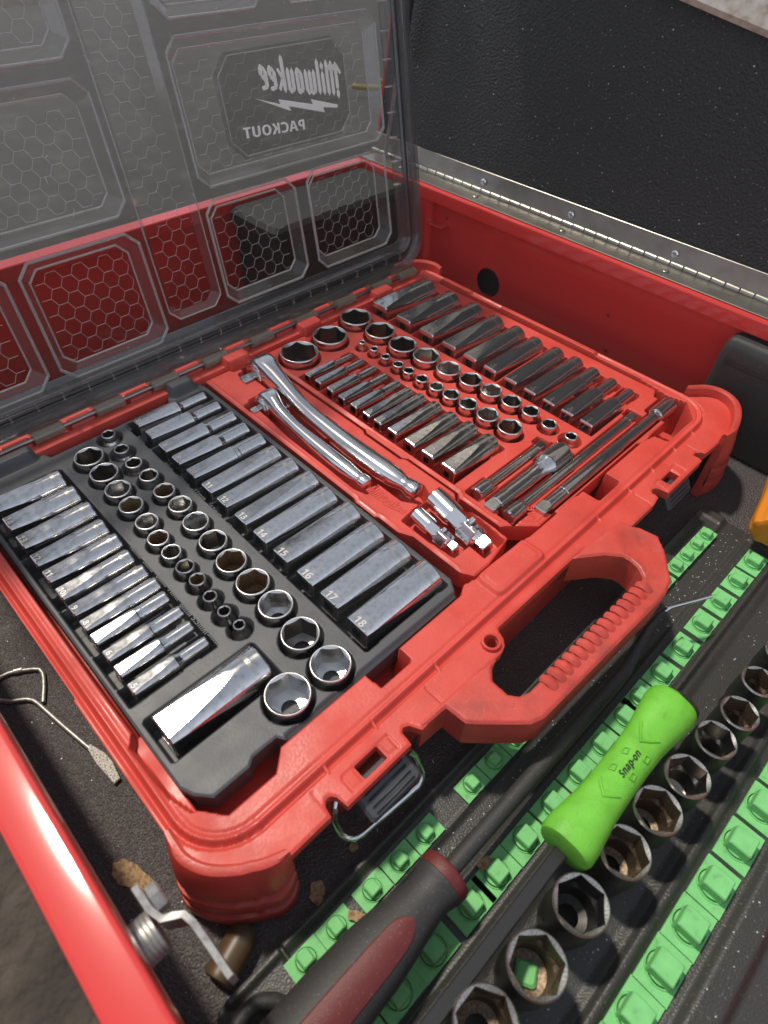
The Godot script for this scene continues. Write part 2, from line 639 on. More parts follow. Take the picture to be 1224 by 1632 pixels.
	M.impact_rim = textured(ramp_tex(0.05, 82, [[0.0, Color(0.16, 0.15, 0.13)], [0.45, Color(0.38, 0.37, 0.34)], [1.0, Color(0.58, 0.57, 0.54)]], 256, 5), 60.0, 0.34, 0.9)
	M.impact_bore = textured(ramp_tex(0.05, 83, [[0.0, Color(0.05, 0.035, 0.022)], [0.5, Color(0.12, 0.085, 0.052)], [1.0, Color(0.26, 0.20, 0.14)]], 256, 5), 40.0, 0.45, 0.6)
	M.leaf = textured(ramp_tex(0.03, 91, [[0.0, Color(0.16, 0.095, 0.042)], [0.5, Color(0.36, 0.24, 0.125)], [1.0, Color(0.46, 0.33, 0.19)]], 256, 5), 40.0, 0.8)
	M.amber = mat(Color(0.075, 0.045, 0.018), 0.42)
	M.dark = mat(Color(0.008, 0.008, 0.008), 0.7)
	M.orange = mat(Color(0.62, 0.21, 0.01), 0.45)
	M.yellow = mat(Color(0.20, 0.15, 0.012), 0.6)
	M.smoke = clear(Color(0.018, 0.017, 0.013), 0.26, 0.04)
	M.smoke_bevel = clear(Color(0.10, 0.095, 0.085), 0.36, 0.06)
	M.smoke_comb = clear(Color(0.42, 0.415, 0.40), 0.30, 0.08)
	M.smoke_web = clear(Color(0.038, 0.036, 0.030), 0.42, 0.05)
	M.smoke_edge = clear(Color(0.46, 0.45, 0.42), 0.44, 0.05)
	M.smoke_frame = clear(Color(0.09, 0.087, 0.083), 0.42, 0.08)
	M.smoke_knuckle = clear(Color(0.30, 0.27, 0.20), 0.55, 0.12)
	for k in ["smoke", "smoke_web"]:
		M[k].metallic_specular = 0.24
	M.white_print = mat(Color(0.9, 0.9, 0.88), 0.5)
	M.white_print.backlight_enabled = true
	M.white_print.backlight = Color(1, 1, 0.98)
	M.ground = textured(ramp_tex(0.006, 101, [[0.0, Color(0.014, 0.010, 0.006)], [0.45, Color(0.036, 0.026, 0.018)], [0.7, Color(0.054, 0.041, 0.030)], [1.0, Color(0.09, 0.070, 0.052)]], 1024, 7), 0.9, 0.9, 0.0, null, noise_tex(0.05, 102, 0, 1, 512, FastNoiseLite.TYPE_SIMPLEX_SMOOTH, 5, true, 6.0), 0.8)
	M.stone = textured(ramp_tex(0.02, 103, [[0.0, Color(0.30, 0.23, 0.14)], [0.45, Color(0.55, 0.49, 0.40)], [1.0, Color(0.72, 0.68, 0.6)]], 512, 5), 8.0, 0.7)


func _ready() -> void:
	var cam := Camera3D.new()
	cam.name = "camera"
	add_child(cam)
	cam.position = Vector3(5.0, 322.4, 470.0) * K
	cam.rotation_degrees = Vector3(-47.0317, -46.1497, 2.5909)
	var lens := CameraAttributesPhysical.new()
	lens.frustum_focal_length = 14.706
	lens.frustum_focus_distance = 0.46
	lens.frustum_near = 0.01
	lens.frustum_far = 60.0
	lens.exposure_aperture = 6.5
	cam.attributes = lens
	cam.fov = 78.43
	cam.near = 0.01
	cam.far = 60.0
	cam.current = true
	var env := Environment.new()
	env.background_mode = Environment.BG_SKY
	var sky := ProceduralSkyMaterial.new()
	sky.sky_top_color = Color(0.52, 0.55, 0.60)
	sky.sky_horizon_color = Color(0.84, 0.88, 0.95)
	sky.sky_curve = 0.32
	sky.ground_bottom_color = Color(0.16, 0.13, 0.10)
	sky.ground_horizon_color = Color(0.34, 0.30, 0.26)
	sky.sky_energy_multiplier = 1.25
	env.sky = Sky.new()
	env.sky.sky_material = sky
	env.tonemap_mode = Environment.TONE_MAPPER_LINEAR
	env.tonemap_exposure = 1.02
	env.fog_enabled = true
	env.fog_density = 0.014
	env.fog_light_color = Color(0.95, 0.92, 0.88)
	env.sdfgi_enabled = true
	env.ssao_enabled = true
	env.ssil_enabled = true
	var we := WorldEnvironment.new()
	we.name = "environment"
	we.environment = env
	add_child(we)
	var sun := DirectionalLight3D.new()
	sun.name = "sun"
	sun.light_energy = 1.08
	sun.light_color = Color(1.0, 0.955, 0.89)
	sun.light_angular_distance = 4.0
	sun.shadow_enabled = true
	add_child(sun)
	sun.look_at_from_position(Vector3(0.0, 0.90, -0.44), Vector3.ZERO, Vector3.RIGHT)
	materials()
	build_ground()
	build_chest()
	build_case()
	build_trays()
	build_sockets()
	build_drivers()
	build_socket_rack()
	build_loose_things()


func build_ground() -> void:
	var mb := MB.new()
	var n := 24
	for i in n:
		for j in n:
			var a := Vector3(-9000 + 18000.0 * i / n, -760, -14000 + 20000.0 * j / n)
			mb.quad(a, a + Vector3(18000.0 / n, 0, 0), a + Vector3(18000.0 / n, 0, 20000.0 / n), a + Vector3(0, 0, 20000.0 / n))
	var g := put("ground", mb.mesh(), M.ground)
	g.set_meta("kind", "structure")


func wall_x(mb: MB, x: float, y0: float, y1: float, z0: float, z1: float, holes: Array) -> void:
	# a sheet across x with round holes [[z, y, r], ...] sorted by z
	var z := z0
	for h in holes:
		var r: float = h[2]
		var e := r * 1.35
		var za: float = h[0] - e
		var zb: float = h[0] + e
		var ya: float = h[1] - e
		var yb: float = h[1] + e
		mb.quad(Vector3(x, y0, z), Vector3(x, y0, za), Vector3(x, y1, za), Vector3(x, y1, z))
		mb.quad(Vector3(x, y0, za), Vector3(x, y0, zb), Vector3(x, ya, zb), Vector3(x, ya, za))
		mb.quad(Vector3(x, yb, za), Vector3(x, yb, zb), Vector3(x, y1, zb), Vector3(x, y1, za))
		var inner := PackedVector3Array()
		var outer := PackedVector3Array()
		var back := PackedVector3Array()
		for k in 32:
			var w := TAU * k / 32.0
			var c := cos(w)
			var s := sin(w)
			var q := e / maxf(absf(c), absf(s))
			inner.append(Vector3(x, h[1] + s * r, h[0] + c * r))
			outer.append(Vector3(x, h[1] + s * q, h[0] + c * q))
			back.append(Vector3(x + 1.2, h[1] + s * r, h[0] + c * r))
		mb.bridge(outer, inner)
		mb.bridge(inner, back)
		z = zb
	mb.quad(Vector3(x, y0, z), Vector3(x, y0, z1), Vector3(x, y1, z1), Vector3(x, y1, z))


func build_chest() -> void:
	var chest := thing("tool_chest", "open red painted steel tool chest with a black lined lid on a long steel hinge", "tool chest", Vector3(0, -64, 0))
	var off := Vector3(0, 64, 0)
	# floor pan
	var mb := MB.new()
	mb.box(Vector3(-43, -68, -143), Vector3(604, -64.5, 782), 0.5)
	put("floor_pan", mb.mesh(), M.paint, chest, off)
	# front long wall, nearest the viewer's left: sheet, folded rim, folded lip
	mb = MB.new()
	mb.box(Vector3(-43, -230, -143), Vector3(-38, 57.2, 782), 0.4)
	put("front_wall", mb.mesh(), M.paint, chest, off)
	mb = MB.new()
	var prof := []
	for q in [[-43.4, 50], [-43.4, 57.2], [-42.6, 59.3], [-40.6, 60.2], [-27.6, 60.2], [-25.6, 59.3], [-24.8, 57.2], [-24.8, 46.5], [-25.8, 46.5], [-25.8, 56.6], [-37.9, 56.8], [-37.9, 50]]:
		prof.append(q)
	var a := PackedVector3Array()
	var b := PackedVector3Array()
	for q in prof:
		a.append(Vector3(q[0], q[1], -143))
		b.append(Vector3(q[0], q[1], 782))
	mb.loft([a, b])
	put("folded_rim", mb.mesh(), M.paint, chest, off)
	# far end wall behind the clear lid
	mb = MB.new()
	mb.box(Vector3(-38, -230, -143), Vector3(576, 57, -139), 0.4)
	put("end_wall", mb.mesh(), M.paint, chest, off)
	mb = MB.new()
	mb.box(Vector3(-24.6, 57.4, -142.6), Vector3(561.8, 60, -126), 0.9)
	mb.box(Vector3(-24.6, 46.5, -127.4), Vector3(561.8, 57.6, -126.2), 0.4)
	put("folded_rim", mb.mesh(), M.paint, chest, off)
	# near end wall behind the viewer
	mb = MB.new()
	mb.box(Vector3(-38, -230, 778), Vector3(604, 60, 782), 0.5)
	put("end_wall", mb.mesh(), M.paint, chest, off)
	# hinge side wall with its punched holes
	mb = MB.new()
	wall_x(mb, 575, -64, 57, -139, 778, [[1, 29, 2.2], [71, -22, 16.5], [223, 2, 2.2], [232, -35, 2.2], [470, -10, 2.2]])
	mb.box(Vector3(577.5, -230, -143), Vector3(604, 44, 40), 0.4)
	mb.box(Vector3(577.5, -230, 105), Vector3(604, 44, 782), 0.4)
	mb.box(Vector3(577.5, -230, 40), Vector3(604, -44, 105), 0.4)
	put("hinge_wall", mb.mesh(), M.paint, chest, off)
	mb = MB.new()
	mb.box(Vector3(590, -44, 38), Vector3(604, 44, 107), 0.4)
	put("cable_grommet", mb.mesh(), M.rubber, chest, off)
	mb = MB.new()
	a.clear()
	b.clear()
	for q in [[604.5, 40], [604.5, 57.2], [603.6, 59.2], [601.6, 60], [564.8, 60], [562.8, 59.2], [562, 57.2], [562, 46.4], [563, 46.4], [563, 56.5], [603, 56.6], [603, 40]]:
		a.append(Vector3(q[0], q[1], -143))
		b.append(Vector3(q[0], q[1], 782))
	mb.loft([a, b])
	put("folded_rim", mb.mesh(), M.paint, chest, off)
	mb = MB.new()
	mb.prism(pv([[563.4, -60], [574.9, -60], [574.9, -17], [569, -17], [563.4, -21]]), -64, 46, 0.8)
	mb.box(Vector3(563.5, 20, -17), Vector3(574.9, 21.4, 4), 0.3)
	put("corner_gusset", mb.mesh(), M.paint, chest, off)
	# long hinge
	var hinge := Node3D.new()
	hinge.name = "piano_hinge"
	chest.add_child(hinge, true)
	hinge.position = off * K
	mb = MB.new()
	mb.box(Vector3(566.5, 60.3, -140), Vector3(590.5, 61.5, 778), 0.3)
	put("hinge_leaf", mb.mesh(), M.steel, hinge)
	mb = MB.new()
	mb.box(Vector3(-0.6, 2.6, -140), Vector3(0.7, 21, 778), 0.3)
	put("hinge_leaf", mb.mesh(), M.steel, hinge, Vector3(593.6, 61, 0), Vector3(0, 0, -8))
	mb = MB.new()
	mb.lathe([[-6.3, 1.2], [-6.3, 2.5], [-5.9, 2.9], [5.9, 2.9], [6.3, 2.5], [6.3, 1.2]], 16, Vector3.AXIS_Z)
	var knuckle := mb.mesh()
	for i in 69:
		put("knuckle", knuckle, M.steel, hinge, Vector3(592.6, 62.6, -135 + i * 13.3))
	mb = MB.new()
	mb.lathe([[0, 3.2], [0.7, 3.2], [1.1, 2.6], [1.15, 1.9], [0.5, 1.7], [0.5, 0.01]], 20)
	var screw := mb.mesh()
	for i in 8:
		put("screw", screw, M.chrome_bright, hinge, Vector3(593.2, 72, -81 + i * 113), Vector3(0, 0, 82))
		put("screw", screw, M.steel, hinge, Vector3(578, 61.6, -78 + i * 113))
	# lid of the chest
	var lid := Node3D.new()
	lid.name = "lid"
	chest.add_child(lid, true)
	lid.position = (off + Vector3(596, 64, 0)) * K
	lid.rotation_degrees = Vector3(0, 0, -8)
	mb = MB.new()
	mb.box(Vector3(2.2, 4, -143), Vector3(5, 585, 782), 0.6)
	mb.box(Vector3(-12, 575, -143), Vector3(2.0, 585, 782), 0.6)
	put("steel_skin", mb.mesh(), M.paint, lid)
	mb = MB.new()
	mb.box(Vector3(0.1, 15, -138), Vector3(2.2, 574, 778), 1.0)
	put("textured_liner", mb.mesh(), M.lid_skin, lid)
	mb = MB.new()
	mb.tube(PackedVector3Array([Vector3(-0.2, 16, -138), Vector3(-0.2, 16, 778)]), [1.6], 10)
	put("rubber_edging", mb.mesh(), M.rubber, lid)
	# gas strut
	mb = MB.new()
	mb.tube(PackedVector3Array([Vector3(585, 62, -112), Vector3(594, 150, -104)]), [2.6], 14)
	put("strut_rod", mb.mesh(), M.chrome_bright, chest, off)
	mb = MB.new()
	var low := Vector3(594, 158, -103)
	var dir := (Vector3(606, 260, -96) - low)
	mb.tube(PackedVector3Array([low, low + dir * 0.02, low + dir * 0.03, low + dir * 0.24, low + dir * 0.26, low + dir * 0.29, low + dir * 0.31, low + dir * 1.6]), [4.4, 5.6, 5.6, 5.6, 6.4, 6.4, 5.6, 5.6], 16)
	put("gas_strut", mb.mesh(), M.black_gloss, chest, off)
	# cam lock on the front wall
	mb = MB.new()
	mb.lathe([[-37.8, 10], [-36, 10], [-36, 9]], 24, Vector3.AXIS_X, false)
	for i in 9:
		var x := -36.0 + i * 1.9
		mb.lathe([[x, 9.0], [x + 0.3, 9.35], [x + 1.6, 9.35], [x + 1.9, 9.0]], 24, Vector3.AXIS_X, false)
	mb.lathe([[-19.0, 9.0], [-18.6, 8.2], [-18.6, 0.01]], 24, Vector3.AXIS_X, false)
	put("lock_barrel", mb.mesh(), M.zinc, chest, off + Vector3(0, 20, 378))
	mb = MB.new()
	var hex := []
	for k in 6:
		hex.append([cos(TAU * k / 6.0) * 6.2, sin(TAU * k / 6.0) * 6.2])
	mb.prism(pv(hex), 0, 5, 0.8)
	put("lock_nut", mb.mesh(), M.zinc, chest, off + Vector3(-15.6, 24, 369), Vector3(0, 0, -90))
	mb = MB.new()
	var strap := [Vector3(-17.2, 30, 364), Vector3(-17.2, 27, 374), Vector3(-15.5, 25, 379.5), Vector3(-12, 25, 381.5), Vector3(-8.5, 25, 384), Vector3(-7.4, 24, 389), Vector3(-7.2, 21, 398), Vector3(-7.2, 18, 412)]
	var rings := []
	for i in strap.size():
		var p: Vector3 = strap[i]
		var t: Vector3 = (strap[mini(i + 1, strap.size() - 1)] - strap[maxi(i - 1, 0)]).normalized()
		var side := Vector3(t.z, 0, -t.x).normalized() * 1.3
		var up := Vector3(0, 8.0, 0)
		rings.append(PackedVector3Array([p - side + up, p + side + up, p + side - up, p - side - up]))
	mb.loft(rings)
	put("lock_cam", mb.mesh(), M.zinc, chest, off)
	# dark felt strip tucked below the front rim
	mb = MB.new()
	mb.box(Vector3(-37.8, 30, -100), Vector3(-36.9, 44, 330), 0.3)
	put("edge_strip", mb.mesh(), M.rubber, chest, off)
	# loose mat on the chest floor
	mb = MB.new()
	mb.box(Vector3(-36.5, -64.2, -136), Vector3(574, -61.5, 776), 0.8)
	var floor_mat := put("floor_mat", mb.mesh(), M.mat, self)
	tag(floor_mat, "black speckled anti-slip mat lining the floor of the red chest", "mat")


func case_lid_sheet(mb: MB, lo: Vector2, hi: Vector2, w: float) -> void:
	mb.quad(Vector3(lo.x, lo.y, w), Vector3(hi.x, lo.y, w), Vector3(hi.x, hi.y, w), Vector3(lo.x, hi.y, w))


func octagon(lo: Vector2, hi: Vector2, ch: float, inset: float, w: float) -> PackedVector3Array:
	var a := lo + Vector2.ONE * inset
	var b := hi - Vector2.ONE * inset
	return PackedVector3Array([Vector3(a.x, a.y + ch, w), Vector3(a.x + ch, a.y, w), Vector3(b.x - ch, a.y, w), Vector3(b.x, a.y + ch, w), Vector3(b.x, b.y - ch, w), Vector3(b.x - ch, b.y, w), Vector3(a.x + ch, b.y, w), Vector3(a.x, b.y - ch, w)])


func honeycomb(lo: Vector2, hi: Vector2, pitch: float, w: float) -> ArrayMesh:
	# cells with level tops: thin raised ribs clipped to the panel
	var mb := MB.new()
	mb.smooth = 10.0
	var rr := pitch / sqrt(3.0)
	var col := 0
	var x := lo.x - rr
	while x < hi.x + rr:
		var y := lo.y - pitch + (pitch * 0.5 if col % 2 else 0.0)
		while y < hi.y + pitch:
			var right := Vector2(x + rr, y)
			var up := Vector2(x + rr * 0.5, y + pitch * 0.5)
			for e in [[right, up], [right, Vector2(x + rr * 0.5, y - pitch * 0.5)], [up, Vector2(x - rr * 0.5, y + pitch * 0.5)]]:
				var a: Vector2 = e[0]
				var b: Vector2 = e[1]
				if minf(a.x, b.x) < lo.x or maxf(a.x, b.x) > hi.x or minf(a.y, b.y) < lo.y or maxf(a.y, b.y) > hi.y:
					continue
				var s := (b - a).orthogonal().normalized() * 0.34
				var p := [Vector3(a.x + s.x, a.y + s.y, w), Vector3(b.x + s.x, b.y + s.y, w), Vector3(b.x, b.y, w + 0.5), Vector3(a.x, a.y, w + 0.5), Vector3(a.x - s.x, a.y - s.y, w), Vector3(b.x - s.x, b.y - s.y, w)]
				mb.quad(p[0], p[1], p[2], p[3])
				mb.quad(p[3], p[2], p[5], p[4])
			y += pitch
		x += rr * 1.5
		col += 1
	return mb.mesh()


func spiky_word(wide: float, tall: float) -> ArrayMesh:
	# a word in pointed black-letter strokes: [x0, y0, x1, y1] in letter units, drawn as bars with slanted pointed ends
	var strokes := []
	var x := 0.0
	var st := 0.17
	var glyphs := {
		"M": [[0, -0.04, 0, 0.16], [0, 0.22, 0.0, 0.98], [0.0, 0.98, -0.26, 0.70], [0.26, 0.04, 0.26, 1.0], [0.52, 0.04, 0.52, 1.0], [0.04, 0.92, 0.26, 0.74], [0.28, 0.92, 0.52, 0.74], 0.78],
		"i": [[0, 0.04, 0, 0.66], [0, 0.78, 0, 0.92], 0.25],
		"l": [[0, 0.04, 0, 1.0], 0.25],
		"w": [[0, 0.06, 0, 0.68], [0.22, 0.06, 0.22, 0.66], [0.44, 0.06, 0.44, 0.66], [0, 0.10, 0.2, 0.0], [0.22, 0.10, 0.42, 0.0], 0.69],
		"a": [[0, 0.06, 0, 0.6], [0.22, 0.02, 0.22, 0.66], [0, 0.58, 0.2, 0.70], [0.02, 0.10, 0.2, 0.0], 0.47],
		"u": [[0, 0.06, 0, 0.66], [0.22, 0.04, 0.22, 0.66], [0.02, 0.10, 0.2, 0.0], 0.47],
		"k": [[0, 0.02, 0, 1.0], [0.02, 0.34, 0.26, 0.64], [0.06, 0.36, 0.28, 0.04], 0.46],
		"e": [[0, 0.10, 0, 0.56], [0.02, 0.58, 0.22, 0.68], [0.22, 0.66, 0.22, 0.42], [0.02, 0.28, 0.22, 0.42], [0.02, 0.10, 0.26, 0.04], 0.44]}
	for ch in "Milwaukee":
		var g: Array = glyphs[ch]
		for k in g.size() - 1:
			strokes.append([g[k][0] + x, g[k][1], g[k][2] + x, g[k][3]])
		x += g[-1]
	var sx := wide / x
	var mb := MB.new()
	mb.smooth = 5.0
	for q in strokes:
		var a := Vector2(q[0], q[1])
		var b := Vector2(q[2], q[3])
		var d := (b - a).normalized()
		var upright := absf(d.x) < 0.2
		var n := Vector2(-d.y, d.x) * (st if upright else st * 0.72) * 0.5
		var tip := d * (0.06 if upright else 0.02)
		var poly := [a - n + tip * 0.6, a - tip, a + n + tip * 0.9, b + n - tip * 0.6, b + tip, b - n - tip * 0.9]
		var f := PackedVector3Array()
		var r := PackedVector3Array()
		for p in poly:
			var v := Vector2(p.x * sx, p.y * tall)
			v.y += v.x * 0.19
			f.append(Vector3(v.x, v.y, 0.15 + 0.004 * strokes.find(q)))
			r.append(Vector3(v.x, v.y, -0.15))
		mb.fan(f)
		mb.fan(r)
		mb.bridge(f, r)
	return mb.mesh()


func build_case_lid(box: Node3D) -> void:
	var lid := Node3D.new()
	lid.name = "clear_lid"
	box.add_child(lid, true)
	lid.position = Vector3(0, 64 + 5, 23) * K
	lid.rotation_degrees = Vector3(-rad_to_deg(atan(0.195)), 0, 0)
	# panels [lo u, lo v, hi u, hi v, cell width or 0]
	var panels := [
		[8, 26, 107, 112, 12.4], [117, 26, 208, 112, 12.4], [270, 33, 360, 117, 11.5], [374, 33, 470, 118, 11.2],
		[8, 124, 208, 208, 14.0], [271, 126, 473, 222, 12.6],
		[8, 219, 207, 302, 14.0], [270, 232, 361, 310, 11.5], [378, 232, 473, 310, 11.5],
		[8, 313, 207, 396, 12.4], [270, 321, 361, 396, 11.5], [378, 321, 473, 396, 11.5]]
	var mb := MB.new()
	mb.smooth = 5.0
	# web between the panels, left bank then right bank
	var rows_l := [[26.0, 112.0, [[8.0, 107.0], [117.0, 208.0]]], [124.0, 208.0, [[8.0, 208.0]]], [219.0, 302.0, [[8.0, 207.0]]], [313.0, 396.0, [[8.0, 207.0]]]]
	var rows_r := [[33.0, 117.0, [[270.0, 360.0], [374.0, 470.0]]], [126.0, 222.0, [[271.0, 473.0]]], [232.0, 310.0, [[270.0, 361.0], [378.0, 473.0]]], [321.0, 396.0, [[270.0, 361.0], [378.0, 473.0]]]]
	for bank in [[rows_l, 2.0, 214.0], [rows_r, 264.0, 480.0]]:
		var v := 22.0
		for row in bank[0]:
			case_lid_sheet(mb, Vector2(bank[1], v), Vector2(bank[2], row[0]), 0)
			var u: float = bank[1]
			for c in row[2]:
				case_lid_sheet(mb, Vector2(u, row[0]), Vector2(c[0], row[1]), 0)
				u = c[1]
			case_lid_sheet(mb, Vector2(u, row[0]), Vector2(bank[2], row[1]), 0)
			v = row[1]
		case_lid_sheet(mb, Vector2(bank[1], v), Vector2(bank[2], 402), 0)
	case_lid_sheet(mb, Vector2(214, 22), Vector2(264, 38), 0)
	for q in panels:
		var lo := Vector2(q[0], q[1])
		var hi := Vector2(q[2], q[3])
		var o := octagon(lo, hi, 9, 0, 0)
		for i in [[0, 1, Vector3(lo.x, lo.y, 0)], [2, 3, Vector3(hi.x, lo.y, 0)], [4, 5, Vector3(hi.x, hi.y, 0)], [6, 7, Vector3(lo.x, hi.y, 0)]]:
			mb.tri(o[i[0]], o[i[1]], i[2])
	put("web_sheet", mb.mesh(), M.smoke_web, lid)
	for q in panels:
		var lo := Vector2(q[0], q[1])
		var hi := Vector2(q[2], q[3])
		mb = MB.new()
		mb.smooth = 12.0
		var o := octagon(lo, hi, 9, 0, 0)
		var i1 := octagon(lo, hi, 7.5, 7.5, -8.5)
		mb.fan(i1)
		put("raised_panel", mb.mesh(), M.smoke, lid)
		mb = MB.new()
		mb.smooth = 12.0
		mb.bridge(o, i1)
		put("panel_bevel", mb.mesh(), M.smoke_bevel, lid)
		mb = MB.new()
		for loop in [octagon(lo, hi, 9, 0, 0.2), octagon(lo, hi, 7.5, 7.5, -8.3)]:
			for i in 8:
				mb.tube(PackedVector3Array([loop[i], loop[(i + 1) % 8]]), [0.8 if loop[0].z < 0 else 1.2], 8, Vector2.ONE, Vector3.BACK)
		put("panel_edge", mb.mesh(), M.smoke_edge, lid)
		var inner_lo := lo + Vector2(10, 10)
		var inner_hi := hi - Vector2(10, 10)
		put("honeycomb", honeycomb(inner_lo, inner_hi, 11.7, -8.4), M.smoke_comb, lid)
	# centre band, sunk, with a honeycomb all the way up
	mb = MB.new()
	mb.smooth = 12.0
	var band_o := octagon(Vector2(214, 38), Vector2(264, 402), 8, 0, 0)
	var band_i := octagon(Vector2(214, 38), Vector2(264, 402), 6.5, 5, -6)
	mb.fan(band_i)
	put("centre_band", mb.mesh(), M.smoke, lid)
	put("honeycomb", honeycomb(Vector2(220, 44), Vector2(258, 398), 11.7, -5.9), M.smoke_comb, lid)
	mb = MB.new()
	for i in 8:
		mb.tube(PackedVector3Array([band_o[i], band_o[(i + 1) % 8]]), [0.7], 6, Vector2.ONE, Vector3.BACK)
	put("panel_edge", mb.mesh(), M.smoke_edge, lid)
	mb = MB.new()
	mb.bridge(band_o, band_i)
	put("panel_bevel", mb.mesh(), M.smoke_bevel, lid)
	# name plate with the printing, seen from its back
	mb = MB.new()
	mb.smooth = 12.0
	var pl := octagon(Vector2(309, 137), Vector2(441, 209), 13, 0, -8.2)
	var pl2 := octagon(Vector2(309, 137), Vector2(441, 209), 12, 2.5, -5.5)
	mb.bridge(pl, pl2)
	mb.fan(pl2)
	put("name_plate", mb.mesh(), M.smoke, lid)
	mb = MB.new()
	for i in 8:
		mb.tube(PackedVector3Array([pl2[i], pl2[(i + 1) % 8]]), [0.6], 6, Vector2.ONE, Vector3.BACK)
	put("panel_edge", mb.mesh(), M.smoke_edge, lid)
	put("lettering", spiky_word(81.0, 23.5), M.white_print, lid, Vector3(427.5, 166.5, -5.0), Vector3(0, 180, 0))
	put("lettering", letters("PACKOUT", 7.4, 0.3, 0.0, 0.0, 1.36), M.white_print, lid, Vector3(355, 153.4, -4.9), Vector3(0, 180, 3.6))
	mb = MB.new()
	mb.smooth = 5.0
	var bolt := pv([[340.7, 176.8], [364.2, 169.5], [363.3, 173.0], [397.8, 164.5], [396.6, 168.2], [425.3, 160.1], [424.0, 158.0], [408.5, 160.7], [409.4, 156.8], [372.4, 166.9], [373.9, 163.3]])
	var ix := Geometry2D.triangulate_polygon(bolt)
	for z in [-4.75, -5.05]:
		for i in range(0, ix.size(), 3):
			mb.tri(Vector3(bolt[ix[i]].x, bolt[ix[i]].y, z), Vector3(bolt[ix[i + 1]].x, bolt[ix[i + 1]].y, z), Vector3(bolt[ix[i + 2]].x, bolt[ix[i + 2]].y, z))
	for i in bolt.size():
		var p := bolt[i]
		var q := bolt[(i + 1) % bolt.size()]
		mb.quad(Vector3(p.x, p.y, -4.75), Vector3(q.x, q.y, -4.75), Vector3(q.x, q.y, -5.05), Vector3(p.x, p.y, -5.05))
	put("lightning_bolt", mb.mesh(), M.white_print, lid)
	# moulded frame round the lid
	var path := []
	for c in [[Vector2(34, 36), 180.0], [Vector2(475, 36), 270.0], [Vector2(475, 378), 0.0], [Vector2(34, 378), 90.0]]:
		for k in 9:
			var w := deg_to_rad(c[1] + 90.0 * k / 8.0)
			path.append([c[0], Vector2(cos(w), sin(w))])
	var rings := []
	for q in path:
		var r := PackedVector3Array()
		for s in [[32.5, -3], [32.5, 9], [31, 10.5], [22.5, 10.5], [21.5, 9], [21, 3], [15.5, 3], [15, 8.5], [13.5, 9.5], [11.5, 8.5], [10.5, 1], [6, 0], [6, -1.5], [12, -1], [17, 1], [28, 7], [30.5, 7], [30.5, -3]]:
			var p: Vector2 = q[0] + q[1] * s[0]
			r.append(Vector3(p.x, p.y, s[1]))
		rings.append(r)
	rings.append(rings[0])
	mb = MB.new()
	mb.smooth = 40.0
	mb.loft(rings, false)
	put("lid_frame", mb.mesh(), M.smoke_frame, lid)
	mb = MB.new()
	var gasket := []
	for q in path:
		var r := PackedVector3Array()
		for k in 8:
			var w := TAU * k / 8.0
			var p: Vector2 = q[0] + q[1] * (18.3 + cos(w) * 2.2)
			r.append(Vector3(p.x, p.y, 4.6 + sin(w) * 1.7))
		gasket.append(r)
	gasket.append(gasket[0])
	mb.loft(gasket, false)
	put("gasket", mb.mesh(), M.black_gloss, lid)
	# little ribs bracing the frame
	mb = MB.new()
	mb.box(Vector3(-0.6, -3.4, 0.4), Vector3(0.6, 3.4, 5.5), 0.3)
	var rib := mb.mesh()
	for i in 23:
		put("frame_rib", rib, M.smoke_edge, lid, Vector3(28 + 20.3 * i, 17.5, 1.0))
	for i in 16:
		put("frame_rib", rib, M.smoke_edge, lid, Vector3(480.5, 85 + 20.2 * i, 1.0), Vector3(0, 0, 90))
	# dust and scuffs clinging to the panels
	mb = MB.new()
	var rd := RandomNumberGenerator.new()
	rd.seed = 21
	for i in 170:
		var n0 := mb.t.size()
		var l := rd.randf_range(0.15, 0.45) if i % 6 else rd.randf_range(1.0, 3.2)
		mb.box(Vector3(-l, -0.16, -0.08), Vector3(l, 0.16, 0.08), 0.03)
		mb.moved(Transform3D(Basis(Vector3.BACK, rd.randf() * TAU), Vector3(rd.randf_range(10, 474), rd.randf_range(26, 390), 0.15)), n0)
	var dust := put("dust", mb.mesh(), M.mark, lid)
	dust.set_meta("kind", "stuff")
	# hinge knuckles of the lid
	mb = MB.new()
	mb.lathe([[-12, 3.0], [-12, 4.4], [-11.4, 5.0], [11.4, 5.0], [12, 4.4], [12, 3.0]], 18, Vector3.AXIS_X)
	mb.box(Vector3(-12, -2.5, -13), Vector3(12, 2.5, -2), 0.8)
	var kn := mb.mesh()
	for x in [37, 87, 137, 187, 237, 287, 340, 390, 440, 478]:
		put("hinge_knuckle", kn, M.smoke_knuckle, lid, Vector3(x, -1.5, 9.5), Vector3(0, 0, 0))
	mb = MB.new()
	mb.tube(PackedVector3Array([Vector3(24, -1.5, 9.5), Vector3(490, -1.5, 9.5)]), [1.6], 10)
	put("hinge_pin", mb.mesh(), M.steel, lid)


func arc(c: Vector2, r: float, a0: float, a1: float, n: int) -> Array:
	var out := []
	for i in n + 1:
		var w := deg_to_rad(lerpf(a0, a1, float(i) / n))
		out.append([c.x + cos(w) * r, c.y + sin(w) * r])
	return out


